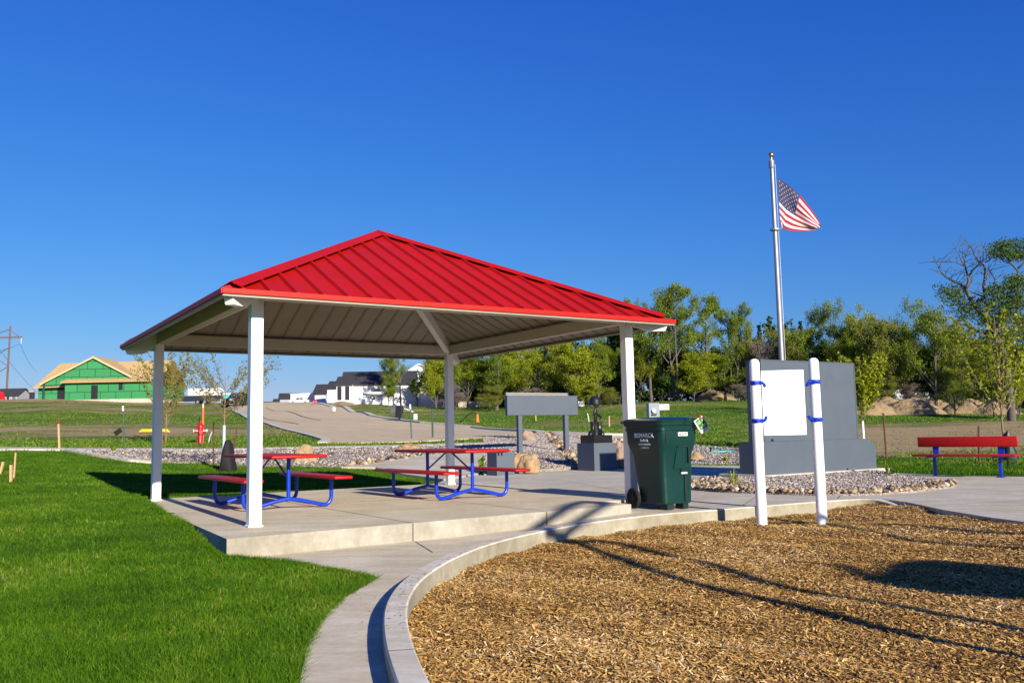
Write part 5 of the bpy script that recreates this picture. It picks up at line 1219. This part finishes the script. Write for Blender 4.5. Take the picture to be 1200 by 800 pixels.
mound(402, 0, 30, 5.5, 118, 'small brown dirt heap at the top of the road left of the white garages', 8)

# ------------------------------------------------------------------ BUILDINGS
# house under construction: origin at px 110, local metres
HD = 138.; ho = ong(110, HD); k = HD/F_; hz = gd(110, 468.5, HD)[2]
GH = empty('house_under_construction', (ho[0], HD, hz), .0, 'unfinished house with green sheathing and bare tan roof boards on the hill at left', 'house')
def U(px): return (px-110)*k
def Zh(py): return (468.5-py)*k
foot_ = MB().box(U(38), U(182), 1.0, 12, -2.0, .02).box(U(76), U(181), -.65, 1.0, -2.0, .05).build('foundation', M['conc2'], GH)
w = MB(); w.box(U(39.5), U(182), 1.2, 12, .02, Zh(451.5))
w.box(U(77), U(62.5)+0, 0, 0, 0, 0) if 0 else None
w.box(U(77.5), U(180), -.5, 1.2, .06, Zh(446.5))
w.prism([(U(51), Zh(451)), (U(155), Zh(447)), (U(155), Zh(443.5)), (U(108.5), Zh(419)), (U(51), Zh(448.5))], .15, .6, 'y')
w.build('wall', M['wrap'], GH)
r_ = MB(); zr0, zr1 = Zh(452.5), Zh(420.5)
r_.add([(U(37), .2, zr0), (U(184), .2, Zh(449)), (U(184), 6.5, zr1+.2), (U(44.5), 6.5, zr1), (U(37), .2, zr0-.12), (U(184), .2, Zh(449)-.12), (U(184), 6.5, zr1), (U(44.5), 6.5, zr1-.12), (U(184), 13, zr0), (U(37), 13, zr0)], [(0, 1, 2, 3), (5, 4, 7, 6), (0, 4, 5, 1), (0, 3, 7, 4), (1, 5, 6, 2), (3, 2, 8, 9)])
r_.prism([(U(48), Zh(449.3)), (U(108.5), Zh(418.5)), (U(108.5), Zh(416.8)), (U(48), Zh(447.6))], -.25, 8, 'y')
r_.prism([(U(108.5), Zh(418.5)), (U(154), Zh(442.8)), (U(154), Zh(441.1)), (U(108.5), Zh(416.8))], -.25, 8, 'y')
r_.add([(U(74), -1.2, Zh(447.3)), (U(181), -1.2, Zh(447.3)), (U(177), 1.1, Zh(440.8)), (U(78), 1.1, Zh(440.8)), (U(74), -1.2, Zh(447.3)-.16), (U(181), -1.2, Zh(447.3)-.16), (U(177), 1.1, Zh(440.8)-.16), (U(78), 1.1, Zh(440.8)-.16)], [(0, 1, 2, 3), (7, 6, 5, 4), (0, 4, 5, 1), (0, 3, 7, 4), (1, 5, 6, 2)])
r_.build('roof', M['osb'], GH)
f_ = MB(); f_.prism([(U(47.5), Zh(449.8)), (U(108.5), Zh(419.4)), (U(108.5), Zh(418.4)), (U(47.5), Zh(448.6))], -.30, -.26, 'y'); f_.prism([(U(108.5), Zh(419.4)), (U(154.5), Zh(443.7)), (U(154.5), Zh(442.6)), (U(108.5), Zh(418.4))], -.30, -.26, 'y'); f_.build('gable_trim', paint('fresh_lumber', (.68, .55, .36), .7, .1), GH)
MB().box(U(62.5), U(77), 1.12, 1.19, .1, Zh(452)).build('garage_opening', M['dark'], GH)
MB().box(U(108.5), U(116), -.56, -.505, .12, Zh(451.5)).build('door_opening', M['dark'], GH)
MB().box(U(140.5), U(145), -.56, -.505, Zh(457.5), Zh(449)).build('window_opening', M['dark'], GH)
MB().box(U(50), U(51.8), -.1, .1, 0, Zh(449)).build('porch_post', M['tpost'], GH)
MB().box(U(54), U(66), -1.6, -.9, -.2, .16).build('lumber_stack', M['wood'], GH)
def house(px, D, W, DP, wall_h, roof_h, rot, label, gable=True, wallm='siding', group='white houses along the hill road', zoff=0., openings=(), ov=.35, pyb=None):
    """simple gabled building, ridge along local X; origin at the front centre; openings: (face, u0,u1,z0,z1,mat,name)"""
    g = ong(px, D); zb = g[2] if pyb is None else gd(px, pyb, D)[2]
    e = empty('house', (g[0], g[1], zb+zoff), rot, label, 'house', group)
    w = MB(); w.prism([(0, -1.5), (DP, -1.5), (DP, wall_h), (DP/2, wall_h+roof_h-.02), (0, wall_h)], -W/2, W/2, 'x'); w.build('wall', M[wallm], e)
    r = MB(); s_ = roof_h/(DP/2)
    for sg_ in (0, 1):
        a = (-ov, wall_h-ov*s_+.05) if not sg_ else (DP+ov, wall_h-ov*s_+.05); b = (DP/2, wall_h+roof_h+.05)
        r.prism([a, b, (b[0], b[1]+.18), (a[0], a[1]+.18)], -W/2-ov, W/2+ov, 'x')
    r.build('roof', M['shingle'], e)
    for face, u0, u1, z0_, z1_, mt, nm in openings:
        b = MB()
        if face == 'f': b.box(u0, u1, -.05, -.004, z0_, z1_)
        elif face == 'l': b.box(-W/2-.05, -W/2-.004, u0, u1, z0_, z1_)
        b.build(nm, M[mt], e)
    return e
k = 128/F_
house(443, 132, 10.6, 7, 2.25, 1.95, .05, 'large white house with a long dark roof right of the road crest', pyb=467.5, openings=(('f', -5.25, -4.6, 0, 2.1, 'dark', 'door'), ('f', 2.5, 3.4, .9, 1.9, 'paleWin', 'window')))
house(403, 130, 2.2, 4.6, 2.2, 1.2, .0, 'small white garage wing with two dark doors attached left of the large white house', pyb=468.5, openings=(('f', -.95, -.35, 0, 2.0, 'dark', 'door'), ('f', .2, .8, 0, 2.0, 'dark', 'door')), ov=.25)
house(390, 150, 1.9, 7, 2.2, 1.3, .0, 'white garage with a steep dark roof, second from the large white house', pyb=470.5, ov=.3)
house(375, 160, 1.9, 8, 1.7, 1.7, .05, 'white garage with a dark roof just right of the long white trailer', pyb=472, ov=.4)
house(338, 190, 3.6, 6, 1.3, 1.1, .2, 'dark-roofed house behind the long white trailer', pyb=474, wallm='greyhouse')
house(326, 200, 1.8, 5, .8, .6, .2, 'small dark roof left of the dark-roofed house at the crest', pyb=475, wallm='greyhouse')
house(316, 205, 2.4, 5, .3, .5, .2, 'lowest tiny dark roof on the horizon right of the front shelter post', pyb=475, wallm='greyhouse')
house(502, 138, 7.2, 6.5, 3.0, 2.6, .0, 'white gabled house partly hidden by yellow-green trees left of the back shelter post', pyb=469) if 0 else None
g = ong(500, 138); zb = gd(500, 468.5, 138)[2]; WH = empty('house', (g[0], 138, zb), 0, 'tall white gabled house half hidden by trees left of the back shelter post', 'house', 'white houses along the hill road'); kk = 138/F_
def u_(p): return (p-500)*kk
def z_(p): return (468.5-p)*kk
MB().prism([(u_(474), -1), (u_(527), -1), (u_(527), z_(441)), (u_(491), z_(427.5)), (u_(474), z_(438))], 0, 9, 'y').build('wall', M['siding'], WH)
r = MB(); r.prism([(u_(472), z_(439)), (u_(491), z_(427)), (u_(491), z_(425.6)), (u_(472), z_(437.6))], -.3, 9.3, 'y'); r.prism([(u_(491), z_(427)), (u_(529), z_(441.5)), (u_(529), z_(440)), (u_(491), z_(425.6))], -.3, 9.3, 'y'); r.build('roof', M['siding'], WH)
for a in (475.5, 480): MB().box(u_(a), u_(a+3.6), -.06, -.004, z_(450.5), z_(444.5)).build('window', M['paleWin'], WH)
# white building glimpsed through the right trees
house(1058, 122, 8, 6, 5.2, 1.6, .1, 'pale roofed building glimpsed through the trees above the dirt mounds', pyb=455, group=None)
# grey house on the left edge
house(3, 205, 6.6, 6, 1.5, 1.6, -.02, 'grey house with a dark roof at the far left edge of the hill', pyb=471, wallm='greyhouse', group='houses on the left hill crest', openings=(('f', .9, 1.4, .1, 1.6, 'dark', 'door'), ('f', 2.2, 2.9, .4, 1.4, 'paleWin', 'window')))
g = ong(1, 195); mb = MB(); mb.prism([(-.8, -.3), (.9, -.3), (.2, 2.1), (-.8, 2.1)], -.4, .4, 'y'); o = mb.build('red_panel', M['hydrant']); o.location = (g[0], g[1], gd(1, 470, 195)[2]); tag(o, 'slanted bright red panel in front of the grey house at the left edge', 'panel')
g = ong(37.5, 150); mb = MB(); mb.bbox(-.35, .3, -.3, .3, 0, 1.5, .05); mb.mat(1).bbox(-.5, .35, -.35, .35, 1.5, 1.75, .05); o = mb.build('equipment_stack', [M['cargrey'], M['osb']]); o.location = (g[0], g[1], gd(37, 470, 150)[2]); tag(o, 'dark piece of site equipment topped with boards left of the green house', 'equipment')
# long white trailer at crest, pickup, boat, camper, portable toilet, dark car
def vehicle(name, px, pyb, D, rot, label, cat): 
    g = ong(px, D); return empty(name, (g[0], g[1], gd(px, pyb, D)[2]), rot, label, cat)
def wheels(e, xs, y0, y1, r_=.35):
    for x_ in xs:
        for y_ in (y0, y1):
            mb = MB(); mb.tube([(x_, y_-.11, r_), (x_, y_+.11, r_)], r_, 14); mb.mat(1).tube([(x_, y_-.125, r_), (x_, y_+.125, r_)], r_*.5, 10); mb.build('wheel', [M['rubber'], M['alu']], e)
e = vehicle('white_outbuilding', 354, 473, 165, 0, 'long low white outbuilding behind the white pickup at the road crest', 'outbuilding')
MB().bbox(-2.2, 2.3, 0, 3, 0, 1.85, .04).build('wall', M['siding'], e); mb = MB(); mb.prism([(-2.3, 1.85), (2.4, 1.85), (2.4, 2.0), (-2.3, 1.92)], -.1, 3.1, 'y'); mb.build('roof', M['siding'], e)
def pickup(px, pyb, D, rot, label, mat, suv=False, scale=1):
    e = vehicle('parked_car', px, pyb, D, rot, label, 'car'); e.scale = (scale,)*3
    prof = [(-2.6, .45), (-2.6, .95), (-2.45, 1.05), (-1.2, 1.15), (-.75, 1.75), (.9, 1.8), (1.25, 1.15), (2.55, 1.12), (2.6, .5)] if not suv else [(-2.4, .4), (-2.42, .95), (-1.4, 1.12), (-.8, 1.72), (1.9, 1.78), (2.35, 1.15), (2.4, .45)]
    mb = MB(); mb.prism(prof, -.95, .95, 'y'); o = mb.build('body', M[mat], e)
    bm = bmesh.new(); bm.from_mesh(o.data); bmesh.ops.bevel(bm, geom=bm.edges[:], offset=.06, segments=2, affect='EDGES'); bm.to_mesh(o.data); bm.free(); smooth(o, 40)
    for s in (-.955, .915):
        mb = MB(); mb.prism([(-1.05, 1.2), (-.68, 1.68), (.1, 1.7), (.1, 1.2)], s, s+.04, 'y'); mb.prism([(.2, 1.2), (.2, 1.7), (.85 if not suv else 1.7, 1.7), (1.05 if not suv else 2.0, 1.2)], s, s+.04, 'y'); mb.build('side_window', M['glass'], e)
    mb = MB(); mb.add([(-1.21, -.8, 1.18), (-1.21, .8, 1.18), (-.80, .72, 1.70), (-.80, -.72, 1.70)], [(0, 1, 2, 3)]); o = mb.build('windshield', M['glass'], e); o.location.x = -.03
    for s in (-1, 1): MB().bbox(-2.66, -2.6, s*.7-.18, s*.7+.18, .72, .92, .02).build('headlight', M['poly'], e)
    MB().bbox(-2.66, -2.60, -.45, .45, .55, .9, .02).build('grille', M['black'], e)
    wheels(e, (-1.7, 1.6), -.88, .88, .38); return e
pickup(351, 473.3, 150, .15, 'white pickup parked at the crest of the road', 'carwhite', scale=.62)
pickup(283, 477.0, 106, 1.15, 'dark car parked at the road edge left of the front shelter post', 'cargrey', True)
e = vehicle('boat_on_trailer', 442, 468.3, 120, .1, 'silver boat on a trailer in front of the large white house', 'boat')
mb = MB(); mb.smooth = True
secs = []
vs = []
for x_, wd_, zk in ((-1.9, .75, .62), (-.8, .85, .55), (.4, .8, .55), (1.2, .5, .7), (1.75, .08, .95)): vs += [(x_, -wd_, 1.05), (x_, -wd_*.75, zk+.1), (x_, 0, zk), (x_, wd_*.75, zk+.1), (x_, wd_, 1.05), (x_, 0, 1.12)]
mb.add(vs, [(i*6+j, i*6+(j+1) % 6, (i+1)*6+(j+1) % 6, (i+1)*6+j) for i in range(4) for j in range(6)]+[tuple(range(6))[::-1], tuple(range(24, 30))]); mb.build('hull', M['guard'], e)
mb = MB(); mb.prism([(-.5, 1.1), (-.3, 1.5), (.35, 1.5), (.6, 1.1)], -.5, .5, 'y'); mb.build('cabin', M['glass'], e)
mb = MB(); mb.box(-1.9, 2.3, -.04, .04, .38, .46); mb.box(-1.6, 1.2, -.7, .7, .40, .45); mb.build('trailer_frame', M['cargrey'], e); wheels(e, (-.6,), -.8, .8, .28)
e = vehicle('flatbed_trailer', 240, 474, 128, .05, 'white covered load on a dark flatbed trailer seen through the left sapling', 'trailer')
mb = MB(); mb.bbox(-3.3, 3.2, -1.1, 1.1, .55, 1.25, .05); mb.build('bed', M['cargrey'], e); mb = MB(); mb.bbox(-2.2, 2.5, -1.0, 1.0, 1.252, 2.35, .15); mb.build('load', M['poly'], e); wheels(e, (-.7, .3), -1.0, 1.0, .36)
e = vehicle('portable_toilet', 266.5, 475.5, 124, .2, 'turquoise portable toilet behind the sapling between the left posts', 'portable toilet')
mb = MB(); mb.bbox(-.5, .5, -.5, .5, 0, 1.6, .03); mb.build('cabin', M['teal'], e); mb = MB(); mb.prism([(-.54, 1.6), (.54, 1.6), (.38, 1.78), (-.38, 1.78)], -.54, .54, 'y'); mb.build('roof', M['poly'], e); MB().bbox(-.34, .34, -.53, -.502, .1, 1.5, .01).build('door', M['teal'], e)
# ------------------------------------------------------------------ power line
PD = 230.; g = ong(6, PD); ztp = gd(8.5, 381.5, PD)[2]; kk = PD/F_
PWR = empty('power_pole', (g[0], PD, g[2]), 0, 'tall brown two-pole power line frame with a crossarm at the left edge', 'power pole'); zz = lambda y_: gd(8, y_, PD)[2]-g[2]
M['polewood'] = paint('creosote_pole', (.14, .08, .055), .9, .2)
mb = MB(); mb.tube([(0, 0, -1), (.45, 0, zz(381.5))], [.30, .2], 8); smooth(mb.build('pole', M['polewood'], PWR))
mb = MB(); mb.tube([(-7.6, 0, -1), (-7.1, 0, zz(381.5))], [.42, .28], 8); smooth(mb.build('pole', M['polewood'], PWR))
mb = MB(); mb.box(-11, 16*kk, -.2, .2, zz(396), zz(394.4)); mb.build('crossarm', M['polewood'], PWR)
mb = MB()
for a, b in (((.2, zz(386)), (13*kk, zz(394.5))), ((.2, zz(386)), (-5.5, zz(394.5))), ((0, zz(408)), (-7.2, zz(428))), ((-7.2, zz(408)), (0, zz(428))), ((0, zz(430)), (-7.4, zz(450)))): mb.tube([(a[0], 0, a[1]), (b[0], 0, b[1])], .11, 6)
mb.build('brace', M['polewood'], PWR); mb = MB(); mb.tube([(15.5*kk, 0, zz(395)), (15.5*kk, 0, zz(403))], .12, 6); mb.tube([(-3.5, 0, zz(395)), (-3.5, 0, zz(403))], .12, 6); mb.build('insulator', M['guard'], PWR)
for i, (x0, y0, x1, y1, D1_) in enumerate(((23.6, 403, 44, 436, 330), (-6, 403, 60, 474, 360), (23.6, 403, -60, 412, 170))):
    a = gd(x0, y0, PD); b = gd(x1, y1, D1_); pts = [a+(b-a)*t_-np.array([0, 0, 1.2*4*t_*(1-t_)]) for t_ in np.linspace(0, 1, 13)]
    o = MB().tube([p-a for p in pts], .045, 5).build('power_line', M['black']); o.location = a
    tag(o, ['power line sagging right from the crossarm towards the green house', 'lower power line crossing behind the left edge of the green house', 'power line running left from the crossarm end'][i], 'power line', 'power lines')

# ------------------------------------------------------------------ invented shapes beyond the right of the frame, added to cast shadows on the chips
SV = np.array([.508, -.862, .374]); SV = SV/np.linalg.norm(SV)
def up_from(px, py, z, Ls): return gp(px, py, z)+SV*Ls
PG = empty('arch_shadow_caster', (0, 0, 0), 0, 'unseen twin-pole arch added to cast shadows on the wood chips', 'shadow caster')
mb = MB()
A1 = [up_from(1200, 772, -.25, .6), up_from(1100, 748, -.25, 3.2), up_from(950, 712, -.25, 6.5), up_from(800, 680, -.25, 9.2), up_from(700, 642, -.25, 10.8), up_from(668, 628, -.2, 11.4), up_from(655, 612, 0, 11.9), up_from(664, 594, 0, 12.2), up_from(690, 587, 0, 12.3), up_from(708, 592, 0, 12.2)]
A2 = [up_from(1200, 738, -.25, 3.0), up_from(1100, 722, -.25, 5.0), up_from(1000, 699, -.25, 7.0), up_from(850, 668, -.25, 9.4), up_from(770, 645, -.25, 10.6), up_from(715, 630, -.2, 11.4), up_from(694, 614, 0, 11.9), up_from(700, 598, 0, 12.2), up_from(712, 588, 0, 12.3)]
b1_ = A1[0]+(A1[0]-A1[1])*.3; b1_[2] = -.4; b2_ = A2[0]+(A2[0]-A2[1])*.6; b2_[2] = -.4
mb.tube(spline([b1_]+A1, 4), .060, 8); mb.tube(spline([b2_]+A2, 4), .055, 8); mb.build('pole', M['blue'], PG)
SP = empty('pod_shadow_caster', (0, 0, 0), 0, 'unseen oval canopy on slender poles added to cast a shadow on the chips', 'shadow caster')  # invented and out of view; outline traced back from its oval shadow
Lp = 9.5; ell = []
for i in range(36):
    a = 2*PI*i/36; q = (abs(math.cos(a))**.7*np.sign(math.cos(a)), abs(math.sin(a))**.8*np.sign(math.sin(a))); p = up_from(1150+98*q[0], 675+19*q[1]+.03*98*q[0], -.22, Lp); ell.append(p)
ell = np.array(ell); c_ = ell.mean(0); n_ = np.cross(ell[0]-c_, ell[9]-c_); n_ /= np.linalg.norm(n_)
mb = MB(); m_ = len(ell); mb.add(list(ell+n_*.06)+list(ell-n_*.06), [tuple(range(m_)), tuple(range(m_, 2*m_))[::-1]]+[(i, (i+1) % m_, m_+(i+1) % m_, m_+i) for i in range(m_)]); mb.build('canopy', M['blue'], SP)
mb = MB(); 
for P_ in ((up_from(1040, 677, -.22, Lp), up_from(985, 661, -.24, Lp-1), up_from(930, 656, -.24, Lp-2)), (up_from(1200, 643, -.22, 3.0), up_from(1077, 630, -.22, 5.5), up_from(972, 610, -.22, 7.6), up_from(905, 603, -.15, 8.6)), (up_from(1200, 628, -.2, 5.0), up_from(1100, 620, -.22, 6.6), up_from(987, 610, -.22, 8.2))): mb.tube([np.array(p) for p in P_], .042, 8)
for p in (ell[2], ell[20]): mb.tube([p, np.array([p[0]+.3, p[1]-.2, -.4])], .045, 8)
mb.build('pole', M['blue'], SP)

# ================================================================== LIGHT, SKY, CAMERA
EL = math.radians(20.5)
sd = Vector((.508*math.cos(EL), -.862*math.cos(EL), math.sin(EL))).normalized()
ld = bpy.data.lights.new('Sun', 'SUN'); ld.energy = SUN_E; ld.angle = math.radians(.53); ld.color = (1, .91, .76)
lo = bpy.data.objects.new('Sun', ld); COL.objects.link(lo); lo.rotation_euler = sd.to_track_quat('Z', 'Y').to_euler(); lo.location = (20, -30, 20)
w = bpy.data.worlds.new('World'); sc.world = w; w.use_nodes = True; nt = w.node_tree; bg = nt.nodes['Background']
sk = nt.nodes.new('ShaderNodeTexSky'); sk.sky_type = 'NISHITA'; sk.sun_disc = False; sk.sun_elevation = EL; sk.sun_rotation = math.atan2(.508, -.862)
sk.altitude = 500; sk.air_density = SKY_AIR; sk.dust_density = SKY_DUST; sk.ozone_density = SKY_OZ
sep = nt.nodes.new('ShaderNodeSeparateColor'); com = nt.nodes.new('ShaderNodeCombineColor'); nt.links.new(sk.outputs[0], sep.inputs[0])
for i, (g_, k_) in enumerate(SKY_G):
    p_ = nt.nodes.new('ShaderNodeMath'); p_.operation = 'POWER'; p_.inputs[1].default_value = g_; m_ = nt.nodes.new('ShaderNodeMath'); m_.operation = 'MULTIPLY'; m_.inputs[1].default_value = k_
    nt.links.new(sep.outputs[i], p_.inputs[0]); nt.links.new(p_.outputs[0], m_.inputs[0]); nt.links.new(m_.outputs[0], com.inputs[i])
nt.links.new(com.outputs[0], bg.inputs[0]); bg.inputs[1].default_value = SKY_S
cd = bpy.data.cameras.new('Camera'); cam = bpy.data.objects.new('Camera', cd); COL.objects.link(cam); sc.camera = cam
cd.sensor_width = 36; cd.sensor_fit = 'HORIZONTAL'; cd.lens = 36*F_/1200; cd.clip_end = 5000; cd.clip_start = .05
mt = Matrix(((RT[0], UP[0], -FW[0], 0), (RT[1], UP[1], -FW[1], 0), (RT[2], UP[2], -FW[2], EYE), (0, 0, 0, 1))); cam.matrix_world = mt
sc.render.engine = 'CYCLES'; sc.render.resolution_x = 1024; sc.render.resolution_y = 682; sc.render.resolution_percentage = 100
vs_ = sc.view_settings; vs_.view_transform = 'Standard'; vs_.look = 'None'; vs_.gamma = 1; vs_.exposure = EXPO; vs_.use_curve_mapping = False
sc.cycles.max_bounces = 6; sc.cycles.transparent_max_bounces = 4
